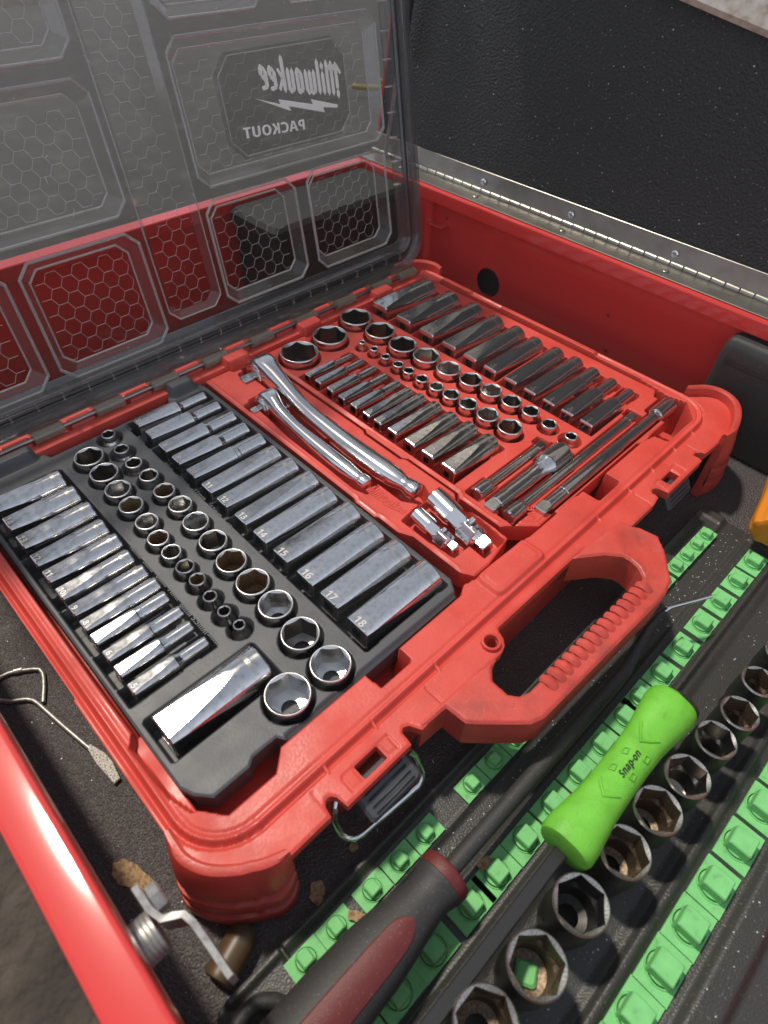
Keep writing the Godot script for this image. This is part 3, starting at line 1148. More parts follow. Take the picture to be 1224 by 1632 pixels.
func bumper(box: Node3D, called: String, path: Array, lift: float) -> void:
	# path: [[x, z, outward x, outward z], ...]; the profile bulges outwards and carries two ribs
	var mb := MB.new()
	mb.smooth = 35.0
	var rings := []
	# round the path off and find its outward side
	var fine := []
	for i in path.size() - 1:
		var p0: Array = path[maxi(i - 1, 0)]
		var p1: Array = path[i]
		var p2: Array = path[i + 1]
		var p3: Array = path[mini(i + 2, path.size() - 1)]
		for k in 3:
			var w := k / 3.0
			var q := []
			for n in 6:
				var d := [0.0, 0.0, 0.0, 0.0, 1.0, 1.0]
				var v := []
				for p in [p0, p1, p2, p3]:
					v.append(p[n] if p.size() > n else d[n])
				q.append(cubic_interpolate(v[1], v[2], v[0], v[3], w))
			fine.append(q)
	fine.append(path[-1])
	for q in fine:
		var r := PackedVector3Array()
		var e: float = q[4] if q.size() > 4 else 1.0
		var cutin: float = q[5] if q.size() > 5 else 1.0
		for s in [[-4.0, -9], [-3.5, lift - 1.5], [-2, lift], [0.3, lift], [1.8, lift - 0.8], [3.8, -5], [5.6, -13], [6.8, -21], [7.0, -24.5], [6.4, -26], [6.4 - 2.6 * cutin, -27], [6.4 - 2.6 * cutin, -31], [8.2, -31.6], [8.9, -32.6], [9.2, -40], [8.6, -41.6], [8.6 - 3.0 * cutin, -42.6], [8.6 - 3.0 * cutin, -46.6], [10.0, -47.4], [10.7, -48.6], [10.9, -56], [8, -61], [-4, -61]]:
			var o: float = s[0] * e if s[0] > 0.5 else s[0]
			r.append(Vector3(q[0] + q[2] * o, s[1], q[1] + q[3] * o))
		rings.append(r)
	mb.loft(rings)
	put(called, mb.mesh(), M.red_worn, box, Vector3(0, 64, 0))


func build_case() -> void:
	var box := thing("socket_case", "red plastic socket case lying open with its clear lid standing against the chest wall", "tool case", Vector3(0, -64, 0))
	var off := Vector3(0, 64, 0)
	# tray-like upper shell
	var f := Field.new(-2, 10, 540, 395, 1.0, -1.5)
	var rim := []
	rim.append_array([[2, 40]])
	rim.append_array(arc(Vector2(30, 40), 28, 180, 270, 8))
	rim.append_array(arc(Vector2(488, 40), 27, 270, 360, 8))
	rim.append_array([[515, 338], [521, 341.5], [527, 346.5], [532, 354], [533.5, 363], [530, 373], [522, 381], [511, 386.5], [499, 390.5], [455, 388], [452, 382], [446, 382], [445, 390], [392, 390], [391, 383], [389.5, 380.5], [386, 379.5], [383, 381], [382, 387], [374, 388.5], [346, 388.5], [127, 388.5], [123.5, 382], [120.5, 380.3], [118, 382], [117, 390], [72, 390], [71, 383], [69, 380.3], [66, 380], [64, 382.5], [63, 388], [33, 388], [18, 378], [9, 371], [3, 363], [0.5, 350]])
	f.outline(pv(rim))
	f.cut(pv([[87, 377.6], [103, 377.6], [103, 386.4], [87, 386.4]]))
	f.cut(pv([[401, 378.6], [415, 378.6], [415, 386.4], [401, 386.4]]))
	f.cut_disc(195, 380.3, 4.1)
	f.cut(pv([[206.5, 376.2], [281.5, 376.6], [300, 376.8], [320, 395], [320, 400], [180, 400], [183.5, 390.5], [190, 389], [195, 388.6], [200, 387], [203.4, 383.5], [204.6, 380]]))
	# outer flange sits a little lower, a double bead runs round the rim
	var bead := []
	bead.append_array(arc(Vector2(36, 46), 28.5, 180, 270, 8))
	bead.append_array(arc(Vector2(482, 46), 28.5, 270, 360, 8))
	bead.append_array(arc(Vector2(482, 338), 28.5, 0, 90, 8))
	bead.append_array(arc(Vector2(36, 338), 28.5, 90, 180, 8))
	bead.append(bead[0])
	var inner := pv(bead)
	f.poly(inner, 0.0, 3.0)
	f.line(inner, 0.8, 1.0, 1.4)
	var groove := []
	for c in [[Vector2(36, 46), 180.0], [Vector2(482, 46), 270.0], [Vector2(482, 338), 0.0], [Vector2(36, 338), 90.0]]:
		groove.append_array(arc(c[0], 31.4, c[1], c[1] + 90.0, 8))
	groove.append(groove[0])
	f.line(pv(groove), 0.8, -3.4, 1.2)
	var groove2 := []
	for c in [[Vector2(36, 46), 180.0], [Vector2(482, 46), 270.0], [Vector2(482, 338), 0.0], [Vector2(36, 338), 90.0]]:
		groove2.append_array(arc(c[0], 25.6, c[1], c[1] + 90.0, 8))
	groove2.append(groove2[0])
	f.line(pv(groove2), 0.5, -0.9, 1.2)
	for x in [76, 110, 160, 330, 372, 405, 440, 470]:
		f.line(pv([[x, 367], [x, 371]]), 0.7, -0.5, 1.0)
	# seams across the flange and the small squares beside the latch slots
	for x in [63.5, 146, 371, 452]:
		f.line(pv([[x, 373], [x, 388]]), 0.35, -2.6, 0.9)
	for q in [[79, 86], [104, 111], [393, 400], [416, 424]]:
		f.line(pv([[q[0], 378], [q[1], 378], [q[1], 386.5], [q[0], 386.5], [q[0], 378]]), 0.35, -2.5, 0.9)
	# cavities that show round the lift-out trays
	f.poly(pv([[14.5, 46], [15.5, 284], [16.5, 338], [28, 353], [56, 353], [66, 343.5], [127, 343.5], [128, 355.5], [151, 355.5], [151, 345], [207, 345], [216, 340], [216, 46]]), -34.0, 1.6)
	f.poly(pv([[19, 284], [15, 285.5], [10.2, 292], [11.6, 326], [16, 340.5], [19, 341]]), -8.0, 1.4)
	f.poly(pv([[216, 46], [216, 341], [226, 343], [271, 344], [290, 345], [331, 344], [345, 345], [345.5, 358.5], [372, 358.5], [372, 346], [428, 346], [442, 349], [444, 360], [485, 360], [502, 346], [498, 330], [503, 300], [503, 60], [490, 46]]), -34.0, 1.6)
	# rounded pad between the two halves, in front of the ratchets
	f.rect(224, 343.5, 273, 364, 5, 2.6, 2.4)
	f.rect(228, 347, 269, 361, 4, 3.0, 2.0)
	# hinge side ledge with finger tabs
	f.rect(10, 22, 506, 34, 2, -6.0, 2.0)
	f.rect(16, 35, 500, 46, 1, 1.6, 1.6)
	for x in [252, 336, 432]:
		f.rect(x - 12, 35, x + 12, 50, 3, 8.0, 2.6)
	for x in [64, 114, 164, 214, 264, 314, 366, 416, 460]:
		f.rect(x - 11, 22, x + 11, 34, 2, 2.4, 2.0)
	f.rect(503.5, 60, 510, 100, 1.5, 2.2, 1.6)
	f.rect(503.5, 140, 510, 252, 1.5, 2.2, 1.6)
	put("upper_shell", f.mesh(-9.0), M.red, box, off)
	# lower body
	var mb := MB.new()
	var foot := []
	foot.append_array(arc(Vector2(34, 44), 26, 180, 270, 6))
	foot.append_array(arc(Vector2(484, 44), 24, 270, 360, 6))
	foot.append_array(arc(Vector2(484, 344), 24, 0, 90, 6))
	foot.append_array(arc(Vector2(34, 350), 26, 90, 180, 6))
	foot.reverse()
	mb.prism(pv(foot), -61.4, -36, 0.8)
	var wa := PackedVector3Array()
	var wb := PackedVector3Array()
	for q in foot:
		wa.append(Vector3(q[0], -36, q[1]))
		wb.append(Vector3(q[0] + (q[0] - 258) * 0.012, -6, q[1] + (q[1] - 200) * 0.012))
	mb.bridge(wa, wb)
	put("lower_body", mb.mesh(), M.red, box, off)
	# carry handle: a raised loop in front
	f = Field.new(122, 373, 352, 436, 0.75, -0.6)
	f.outline(pv([[127.5, 388], [145.5, 389], [146.5, 402], [150, 406], [166, 421.5], [172, 427], [180, 430], [296, 434.5], [306, 434.5], [318, 431.5], [338, 416], [346.5, 406], [344, 393], [341, 388.6], [340, 380], [300, 376.9], [281.5, 376.5], [206.5, 376.2], [204.6, 380], [203.4, 383.5], [200, 387], [195, 388.6], [190, 389], [170, 386], [128, 385]]))
	f.cut(pv([[206.5, 376.2], [281.5, 376.5], [286, 376.6], [305, 390], [312.2, 399], [313, 404], [311.5, 411], [306.5, 417.5], [299, 419.8], [288, 418.8], [205, 415.6], [187, 415.4], [180, 412.8], [176.2, 407.5], [176.6, 396.5], [183, 390.8], [190, 389], [195, 388.6], [200, 387], [203.4, 383.5], [204.6, 380]]))
	put("handle", f.mesh(-27.0, 2.2), M.red_worn, box, off)
	mb = MB.new()
	var rr := []
	for q in [[-3.4, 0.1, 0.0], [-3.2, 1.2, 1.1], [-1.6, 2.3, 2.0], [1.6, 2.3, 2.0], [3.2, 1.2, 1.1], [3.4, 0.1, 0.0]]:
		var r := PackedVector3Array()
		for k in 9:
			var w := -0.1 + (PI * 0.62) * k / 8.0
			r.append(Vector3(q[0] * 0.92, sin(w + 0.9) * (6.0 + q[1]) - 6.2, -cos(w + 0.9) * (6.0 + q[1])))
		rr.append(r)
	mb.loft(rr, true, false)
	var ridge := mb.mesh()
	var handle := box.get_node("handle")
	for i in 15:
		put("grip_ridge", ridge, M.red_worn, handle, Vector3(199 + 7.15 * i, -0.4, 419.6 + 0.20 * i))
	mb = MB.new()
	mb.lathe([[-9, 4.2], [-0.4, 4.2], [1.2, 4.4], [1.6, 5.0], [1.2, 5.8], [-0.6, 6.2]], 28, Vector3.AXIS_Y, false)
	put("lanyard_hole", mb.mesh(), M.red, box, off + Vector3(195, -0.4, 380.3))
	# corner bumpers
	bumper(box, "corner_bumper", [[1.5, 340, -0.8, 0.15, 0.45], [0.8, 347, -1, 0.1, 0.75], [1, 355, -0.97, 0.25], [4.5, 364, -0.85, 0.5], [10, 371, -0.68, 0.73], [17, 377.0, -0.53, 0.84, 1.0, 1.0], [19.5, 378.6, -0.47, 0.88, 1.0, 0.0], [22.0, 380.0, -0.43, 0.9, 1.0, 0.0], [24, 381.4, -0.40, 0.91, 1.0, 1.0], [28, 383.6, -0.34, 0.93], [34, 386, -0.2, 0.97, 0.7], [38.5, 386.6, 0.1, 0.7, 0.3]], 0.6)
	bumper(box, "corner_bumper", [[516, 338, 0.95, -0.1, 0.4], [521, 342, 0.85, -0.5, 0.7], [527, 347, 0.85, -0.45], [532, 354, 0.97, -0.2], [533.5, 363, 1.0, 0.15], [530, 373, 0.86, 0.5], [522, 381, 0.62, 0.78], [511, 386.5, 0.42, 0.9], [499, 390.5, 0.3, 0.95], [487, 393, 0.15, 0.98, 0.7], [476, 392, 0.0, 0.95, 0.35]], 7.0)
	bumper(box, "corner_bumper", [[515, 50, 0.9, 0, 0.4], [518, 40, 0.97, -0.2, 0.7], [515, 28, 0.85, -0.5], [506, 18, 0.6, -0.8], [493, 13, 0.3, -0.95], [480, 12, 0.1, -0.98, 0.6]], 7.5)
	# latches: black plastic levers with a wire bail
	for q in [[96.5, 0.0, 0.0], [418.5, -34.0, -6.0]]:
		var latch := Node3D.new()
		latch.name = numbered("latch", box)
		box.add_child(latch, true)
		latch.position = (off + Vector3(q[0], -8, 383)) * K
		latch.rotation_degrees = Vector3(22 - q[1], 0, 0)
		mb = MB.new()
		mb.box(Vector3(-18, -5, 0), Vector3(18, 1, 21), 1.6)
		mb.box(Vector3(-18, -22, 0), Vector3(-15.5, -2, 17), 0.8)
		mb.box(Vector3(15.5, -22, 0), Vector3(18, -2, 17), 0.8)
		put("lever", mb.mesh(), M.black, latch)
		mb = MB.new()
		mb.box(Vector3(-14, 0.8, -0.6), Vector3(14, 2.0, 0.6), 0.5)
		var bar := mb.mesh()
		for i in 5:
			put("thumb_rib", bar, M.black, latch, Vector3(0, 0, 4.0 + 3.4 * i))
		mb = MB.new()
		var wire := PackedVector3Array()
		for p in [[-22, -3, -2], [-27, -4, 2], [-29.5, -8, 6], [-30, -12, 10], [-30, -15, 15], [-29, -16.5, 19], [-26, -17.5, 22], [-21, -18, 23.5], [18, -18, 27.0], [22, -17, 25.5], [24, -15, 22.5], [24.5, -12, 18], [24.5, -7, 12], [22, -4, 8]]:
			wire.append(Vector3(p[0], p[1] - 3 + q[2], p[2]))
		mb.tube(wire, [2.0], 12)
		put("wire_bail", mb.mesh(), M.chrome_bright, latch)
	build_case_lid(box)


# ------------------------------------------------------------------ the sets: [size, z of the axis, radius, nose radius]
const SHORT_METRIC := [["15", 77, 10.6], ["14", 100, 10.1], ["13", 122, 9.1], ["12", 142, 8.4], ["11", 163, 7.8], ["10", 181, 7.2], ["9", 197, 6.5], ["8", 213, 6.0], ["7", 227, 5.3], ["6", 242, 4.5], ["5.5", 257, 4.2], ["5", 271, 3.8]]
const SHORT_METRIC_X := [97, 97, 96, 95, 95, 93, 93, 93, 93, 92, 92, 93]
const WIDE_METRIC := [["6", 62, 5.3], ["7", 84, 5.6], ["8", 104, 6.2], ["9", 124, 6.9], ["10", 145, 7.6], ["11", 164, 8.2], ["12", 185, 8.9], ["13", 207, 9.4], ["14", 229, 10.0], ["15", 252, 10.7], ["16", 275, 10.8], ["17", 301, 11.6], ["18", 328, 12.0], ["19", 326, 13.0]]
const WIDE_METRIC_X := [120, 119, 118, 119, 119, 120, 119, 118, 117, 117, 117, 115, 115, 86]
const SMALL_INCH := [["5/32", 99, 3.3], ["3/16", 114, 4.1], ["7/32", 130, 4.4], ["1/4", 146, 5.0], ["9/32", 159, 5.3], ["5/16", 175, 5.8], ["11/32", 191, 6.5], ["3/8", 207, 7.5], ["7/16", 225, 8.0], ["1/2", 245, 9.4], ["9/16", 267, 10.2]]
const SMALL_INCH_X := [352, 353, 352, 352, 352, 352, 353, 354, 355, 356, 357]
const WIDE_INCH := [["1", 73, 17.3], ["15/16", 70, 16.1], ["7/8", 62, 15.4], ["13/16", 95, 14.2], ["3/4", 126, 13.2], ["11/16", 153, 12.3], ["5/8", 180, 11.1], ["9/16", 204, 10.2], ["1/2", 226, 9.5], ["7/16", 247, 8.7], ["3/8", 266, 7.5], ["5/16", 285, 6.5], ["1/4", 306, 5.2]]
const WIDE_INCH_X := [299, 338, 378, 379, 378, 381, 381, 383, 384, 385, 386, 386, 386]
const DEEP_SMALL_METRIC := [["15", 81.5, 10.0, 10.0], ["14", 103, 9.5, 9.5], ["13", 124, 9.0, 9.0], ["12", 144.5, 8.3, 8.3], ["11", 161.5, 7.8, 7.8], ["10", 179, 7.2, 7.2], ["9", 195.5, 6.6, 6.6], ["8", 209.5, 6.2, 6.2], ["7", 222, 5.95, 5.2], ["6", 237, 5.95, 4.8], ["5.5", 250, 5.95, 4.4], ["5", 265, 5.95, 4.1]]
const DEEP_METRIC := [["6", 64.5, 8.0, 5.0], ["7", 83.5, 8.0, 5.5], ["8", 103.5, 8.1, 6.2], ["9", 122.5, 8.2, 6.9], ["10", 142, 8.3, 7.4], ["11", 162, 8.5, 8.5], ["12", 181.5, 8.8, 8.8], ["13", 203, 9.3, 9.3], ["14", 224.5, 9.9, 9.9], ["15", 247, 10.5, 10.5], ["16", 271.5, 11.0, 11.0], ["17", 295, 11.7, 11.7], ["18", 320.5, 12.3, 12.3]]
const DEEP_SMALL_INCH := [["5/32", 102, 4.9, 2.7], ["3/16", 115.5, 5.5, 3.3], ["7/32", 131, 5.8, 3.8], ["1/4", 146, 5.9, 4.1], ["9/32", 161, 5.9, 4.6], ["5/16", 176, 6.0, 5.8], ["11/32", 189.5, 6.4, 6.4], ["3/8", 206, 7.3, 7.3], ["7/16", 225, 8.2, 8.2], ["1/2", 244, 9.0, 9.0], ["9/16", 265, 10.0, 10.0]]
const DEEP_INCH := [["7/8", 64, 14.3, 14.3], ["13/16", 96.5, 13.5, 13.5], ["3/4", 127, 12.7, 12.7], ["11/16", 155.5, 11.8, 11.8], ["5/8", 181, 10.8, 10.8], ["9/16", 204, 10.0, 10.0], ["1/2", 227.5, 9.5, 9.5], ["7/16", 248, 8.9, 8.9], ["3/8", 267.5, 8.5, 8.0], ["5/16", 286.5, 8.5, 6.0], ["1/4", 305, 8.5, 5.4]]


func sink(r: float) -> float:
	# how high the axis of a lying socket is above the tray face
	return -r * 0.16


func pocket_row(f: Field, set_: Array, x0: float, x1: float, neck: float) -> void:
	for q in set_:
		var r: float = q[2]
		var n: float = q[3]
		var zc: float = q[1]
		f.rect(x0 - 4.2, zc - r - 0.9, x0 + 6, zc + r + 0.9, 1.0, -16.0, 1.3)
		if n < r - 0.9:
			f.rect(x0 + 3, zc - r - 0.7, lerpf(x0, x1, neck) + 1.5, zc + r + 0.7, 1.0, -16.0, 1.3)
			f.rect(lerpf(x0, x1, neck), zc - n - 1.3, x1 + 2.0, zc + n + 1.3, 1.0, -14.0, 1.3)
			f.rect(x1 - 9, zc - n - 2.4, x1 + 2.4, zc + n + 2.4, 1.0, -15.0, 1.3)
		else:
			f.rect(x0 + 3, zc - r - 0.7, x1 + 2.0, zc + r + 0.7, 1.0, -16.0, 1.3)
			f.rect(x1 - 5, zc - r - 1.5, x1 + 2.6, zc + r + 1.5, 1.0, -16.0, 1.3)


func pocket_discs(f: Field, set_: Array, xs: Array, least: float) -> void:
	for i in set_.size():
		f.disc(xs[i], set_[i][1], maxf(set_[i][2] + 1.3, least), -15.0, 1.6)


func emboss(parent: Node, text: String, size: float, x: float, z: float, m: Material, turn: float, y := -1.05) -> void:
	var b := put("size_lettering", letters(text, size, 0.35), m, parent, Vector3(x, y, z))
	b.rotation_degrees = Vector3(-90, turn, 0)


func build_trays() -> void:
	# black tray of the metric half
	var f := Field.new(14, 34, 215, 347, 0.8, -1.0)
	f.outline(pv([[17.2, 50], [20, 41], [22, 38.5], [70, 38.5], [74, 41.5], [78, 51.5], [178, 51.5], [181, 41], [184, 38.5], [207, 38.5], [209.5, 42], [212.5, 54], [212.8, 333], [206, 343.2], [71, 343.6], [68, 338.6], [53, 338.4], [48.5, 341.5], [27, 341.5], [20.5, 334], [17.2, 326]]))
	f.rect(24, 34, 70, 48, 4, 7.5, 6.0)
	f.rect(183, 34, 206, 50, 4, 7.5, 6.0)
	f.poly(pv([[20, 352], [68, 352], [72, 341], [208, 341], [208, 352]]), -3.0, 2.0)
	pocket_row(f, DEEP_SMALL_METRIC, 25.5, 74, 0.55)
	pocket_row(f, DEEP_METRIC, 141.5, 205, 0.56)
	f.rect(22, 284, 92, 313, 1.0, -16.0, 1.3)
	pocket_discs(f, SHORT_METRIC, SHORT_METRIC_X, 7.4)
	pocket_discs(f, WIDE_METRIC, WIDE_METRIC_X, 8.9)
	var t := thing("socket_tray", "dark grey plastic insert tray holding the metric sockets in the left half of the case", "tray", Vector3(115, -18, 195))
	put("tray_plate", f.mesh(-17.0), M.black, t, Vector3(-115, 18, -195))
	var off := Vector3(-115, 18, -195)
	for i in SHORT_METRIC.size():
		emboss(t, SHORT_METRIC[i][0] + "mm", 2.4, SHORT_METRIC_X[i] - 15 + off.x, SHORT_METRIC[i][1] - 4 + off.z, M.black, -90, off.y - 1.05)
	for i in WIDE_METRIC.size() - 1:
		emboss(t, WIDE_METRIC[i][0] + "mm", 2.6, WIDE_METRIC_X[i] + 17 + off.x, WIDE_METRIC[i][1] - 4 + off.z, M.black, -90, off.y - 1.05)
	emboss(t, "19mm", 3.2, 66 + off.x, 331 + off.z, M.black, -60, off.y - 1.05)
	# red strip with the two ratchets and the two universal joints
	f = Field.new(213, 44, 275, 343, 0.8, -0.9)
	f.outline(pv([[216.2, 47], [272, 47], [272.4, 186], [270.2, 190], [270.2, 229], [273.2, 233], [273.2, 283], [268.5, 288], [268.5, 325], [267.5, 336], [240.5, 341.6], [226.5, 341.6], [221.5, 333], [221.5, 291], [216.6, 281], [216.6, 262], [214.6, 259], [214.6, 241], [216.4, 236]]))
	f.line(pv([[219, 50], [219, 238], [217.4, 242], [217.4, 258], [219.2, 262], [219.2, 279], [224, 289], [224, 330]]), 0.45, -0.2, 0.9)
	# pockets
	f.poly(pv([[250, 52], [274, 50], [274, 84], [262, 128], [256, 150], [258, 240], [262, 262], [258, 271], [246, 271], [240, 262], [238, 180], [238, 128], [250, 90]]), -14.0, 1.8)
	f.rect(243, 57, 256, 70, 2, -12.0, 1.6)
	f.poly(pv([[228, 94], [246, 93], [248, 108], [240, 140], [240, 180], [238, 222], [241, 230], [237, 240], [226, 240], [223, 230], [224, 150], [227, 120]]), -13.0, 1.8)
	f.rect(220.5, 97, 232, 108, 2, -12.0, 1.6)
	f.rect(228, 150, 262, 168, 4, -9.0, 2.0)
	f.poly(pv([[226, 276], [245, 274], [246, 283], [243, 322], [228, 322], [226, 300]]), -10.0, 1.5)
	f.poly(pv([[246, 272], [269, 272], [268, 300], [264, 336], [243, 336], [244, 300]]), -11.0, 1.5)
	t = thing("ratchet_tray", "red plastic strip between the two socket trays cradling the ratchets", "tray", Vector3(244, -18, 195))
	off = Vector3(-244, 18, -195)
	put("tray_plate", f.mesh(-17.0), M.red, t, off)
	var logo := put("raised_lettering", letters("Milwaukee", 6.6, 0.45, 0.12, 0.0, 0.72), M.red, t, off + Vector3(232.5, -0.75, 255))
	logo.rotation_degrees = Vector3(-90, -88, 0)
	var mb := MB.new()
	mb.prism(pv([[227.2, 238], [229.6, 254], [228.4, 254.2], [230.4, 270], [226.8, 256], [228, 255.6]]), -1.2, -0.4, 0.1)
	put("raised_bolt", mb.mesh(), M.red, t, off)
	# red tray of the inch half
	f = Field.new(272, 44, 506, 347, 0.8, -0.9)
	f.outline(pv([[275, 47], [478, 47], [489, 52], [500, 60], [500.5, 318], [491, 322], [489, 342], [482, 345.5], [440, 346.5], [434, 352], [428, 347.2], [424, 344.2], [330, 344.4], [326, 348], [314, 348], [312.5, 343.4], [293, 344], [276, 328], [271, 325], [271, 290], [275.6, 284], [275.6, 234], [272.8, 230], [272.8, 190], [275, 186]]))
	f.line(pv([[278, 50], [278, 238], [278.4, 284], [274.5, 291], [274.5, 322], [281, 328], [294.5, 340], [311, 340]]), 0.5, 0.0, 1.0)
	pocket_row(f, DEEP_INCH, 408, 480, 0.62)
	pocket_row(f, DEEP_SMALL_INCH, 284, 337, 0.55)
	pocket_discs(f, SMALL_INCH, SMALL_INCH_X, 5.6)
	pocket_discs(f, WIDE_INCH, WIDE_INCH_X, 8.6)
	f.rect(280, 287, 302, 300, 1.5, -12.0, 1.5)
	f.rect(298, 289.5, 368, 298, 1.5, -11.0, 1.5)
	f.rect(362, 286.5, 371, 301, 1.0, -11.0, 1.5)
	f.rect(284, 302.5, 350, 317.5, 1.5, -13.0, 1.5)
	f.rect(345, 298, 374, 322, 2.0, -14.0, 1.5)
	f.rect(280, 316.5, 303, 331.5, 1.5, -12.0, 1.5)
	f.rect(300, 319.5, 454, 327.8, 1.5, -11.0, 1.5)
	f.rect(448, 316.5, 458, 331.0, 1.0, -11.0, 1.5)
	f.rect(308, 331.0, 494, 342.4, 1.5, -12.0, 1.5)
	f.rect(466, 327, 496, 346, 2.0, -13.0, 1.5)
	f.poly(pv([[478, 49], [498, 49], [500, 58], [488, 54]]), -4.0, 1.5)
	t = thing("socket_tray", "red plastic insert tray holding the inch sockets and extension bars", "tray", Vector3(388, -18, 195))
	off = Vector3(-388, 18, -195)
	put("tray_plate", f.mesh(-17.0), M.red, t, off)
	var b := put("raised_lettering", letters("SAE", 6.0, 0.4), M.red, t, off + Vector3(298, -0.75, 334))
	b.rotation_degrees = Vector3(-90, 40, 0)


# ------------------------------------------------------------------ sockets
func deep_socket_mesh(length: float, r: float, nose: float, neck: float, flat_to: float, flat0: float, square: float) -> ArrayMesh:
	# lies along +x from its drive end; four flats fade out towards the nose
	var mb := MB.new()
	mb.smooth = 11.0
	var st := []
	var a0 := r * flat0
	var nx := neck * length
	st.append([0.0, r - 0.9, a0 - 0.7])
	st.append([0.5, r - 0.25, a0 - 0.2])
	st.append([1.1, r, a0])
	for k in range(1, 9):
		var x := 1.1 + (flat_to * length - 1.1) * k / 8.0
		if nose < r - 0.2 and x > nx - 0.5:
			break
		st.append([x, r, lerpf(a0, r, float(k) / 8.0)])
	if nose < r - 0.2:
		st.append([nx, r, lerpf(a0, r, minf(nx / (flat_to * length), 1.0))])
		st.append([nx + 0.7, r - 0.5, r])
		st.append([nx + 3.2, nose + 0.25, r])
		st.append([nx + 4.2, nose, r])
	st.append([length - 1.0, nose, r])
	st.append([length - 0.3, nose - 0.25, r])
	st.append([length, nose - 0.9, r])
	var rings := []
	for s in st:
		var rad: float = s[1]
		var a: float = s[2]
		var half := acos(minf(1.0, a / rad))
		var ring := PackedVector3Array()
		for quad_ in 4:
			var w0 := quad_ * PI * 0.5
			ring.append(Vector3(s[0], cos(w0 - half) * rad, sin(w0 - half) * rad))
			ring.append(Vector3(s[0], cos(w0 + half) * rad, sin(w0 + half) * rad))
			for k in range(1, 11):
				var w := lerpf(w0 + half, w0 + PI * 0.5 - half, k / 11.0)
				ring.append(Vector3(s[0], cos(w) * rad, sin(w) * rad))
		rings.append(ring)
	mb.loft(rings, false)
	# square drive recess
	var sq := PackedVector3Array()
	var sq2 := PackedVector3Array()
	for p in rings[0]:
		var w := atan2(p.z, p.y) + PI * 0.25
		var q := square / maxf(absf(cos(w)), absf(sin(w)))
		sq.append(Vector3(0.0, cos(w - PI * 0.25) * q, sin(w - PI * 0.25) * q))
		sq2.append(Vector3(10.0, cos(w - PI * 0.25) * q, sin(w - PI * 0.25) * q))
	mb.bridge(rings[0], sq)
	mb.bridge(sq, sq2)
	mb.hub(sq2, Vector3(10, 0, 0))
	# hexagon recess at the nose
	var hx := PackedVector3Array()
	var hx2 := PackedVector3Array()
	var ap := nose * 0.76
	for p in rings[-1]:
		var w := atan2(p.z, p.y)
		var q := ap / cos(fposmod(w, PI / 3.0) - PI / 6.0)
		hx.append(Vector3(length - 0.4, cos(w) * q, sin(w) * q))
		hx2.append(Vector3(length - 14, cos(w) * q, sin(w) * q))
	mb.bridge(rings[-1], hx)
	mb.bridge(hx, hx2)
	mb.hub(hx2, Vector3(length - 14, 0, 0))
	return mb.mesh()


func short_socket(called: String, label: String, group: String, at: Vector3, r: float, base_r: float, top: float, shade: String, turn: float) -> void:
	var t := thing(called, label, "socket", at, group)
	t.rotation_degrees.y = turn
	top += 10.0
	var mb := MB.new()
	mb.smooth = 26.0
	var rc := r - (1.0 if r > 6.0 else 0.85)
	var ap := rc * 0.885
	var prof := [[0.0, base_r - 0.6], [0.6, base_r]]
	if base_r > r + 0.3:
		prof.append_array([[top - 9.5, base_r], [top - 8.8, base_r - 0.3], [top - 5.5, r + 0.2], [top - 4.5, r]])
	else:
		prof.append([top - 7.0, r])
	prof.append_array([[top - 0.9, r], [top - 0.45, r - 0.1], [top - 0.12, r - 0.32], [top, r - 0.6]])
	mb.lathe(prof.slice(0, -3), 48, Vector3.AXIS_Y, false)
	var c := PackedVector3Array()
	var hx := PackedVector3Array()
	var deep := PackedVector3Array()
	for k in 48:
		var w := TAU * k / 48.0
		var q := ap / cos(fposmod(w, PI / 3.0) - PI / 6.0)
		q = minf(q, rc)
		var out_r: float = prof[-1][1]
		c.append(Vector3(cos(w) * out_r, top, sin(w) * out_r))
		hx.append(Vector3(cos(w) * q, top - 0.25 - (rc - q) * 0.9, sin(w) * q))
		deep.append(Vector3(cos(w) * q, top - 12.0 - r * 0.4, sin(w) * q))
	put("socket_body", mb.mesh(), M.chrome, t)
	mb = MB.new()
	mb.smooth = 40.0
	mb.lathe(prof.slice(-4), 48, Vector3.AXIS_Y, false)
	var c_in := PackedVector3Array()
	for k in 48:
		var w := TAU * k / 48.0
		c_in.append(Vector3(cos(w) * (rc + 0.12), top - 0.04, sin(w) * (rc + 0.12)))
	mb.bridge(c, c_in)
	mb.bridge(c_in, hx)
	put("rim", mb.mesh(), M.rim, t)
	mb = MB.new()
	mb.smooth = 22.0
	mb.bridge(hx, deep)
	var hole := PackedVector3Array()
	var hole2 := PackedVector3Array()
	var step := top - 12.0 - r * 0.4
	var hr := minf(ap * 0.62, 5.2)
	for k in 48:
		var w := TAU * k / 48.0
		hole.append(Vector3(cos(w) * hr, step - 1.0, sin(w) * hr))
		hole2.append(Vector3(cos(w) * hr * 0.94, 1.0, sin(w) * hr * 0.94))
	mb.bridge(deep, hole)
	mb.bridge(hole, hole2)
	mb.hub(hole2, Vector3(0, 1.0, 0))
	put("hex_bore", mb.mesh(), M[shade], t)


const ORDINAL := ["first", "second", "third", "fourth", "fifth", "sixth", "seventh", "eighth", "ninth", "tenth", "eleventh", "twelfth", "thirteenth", "fourteenth"]


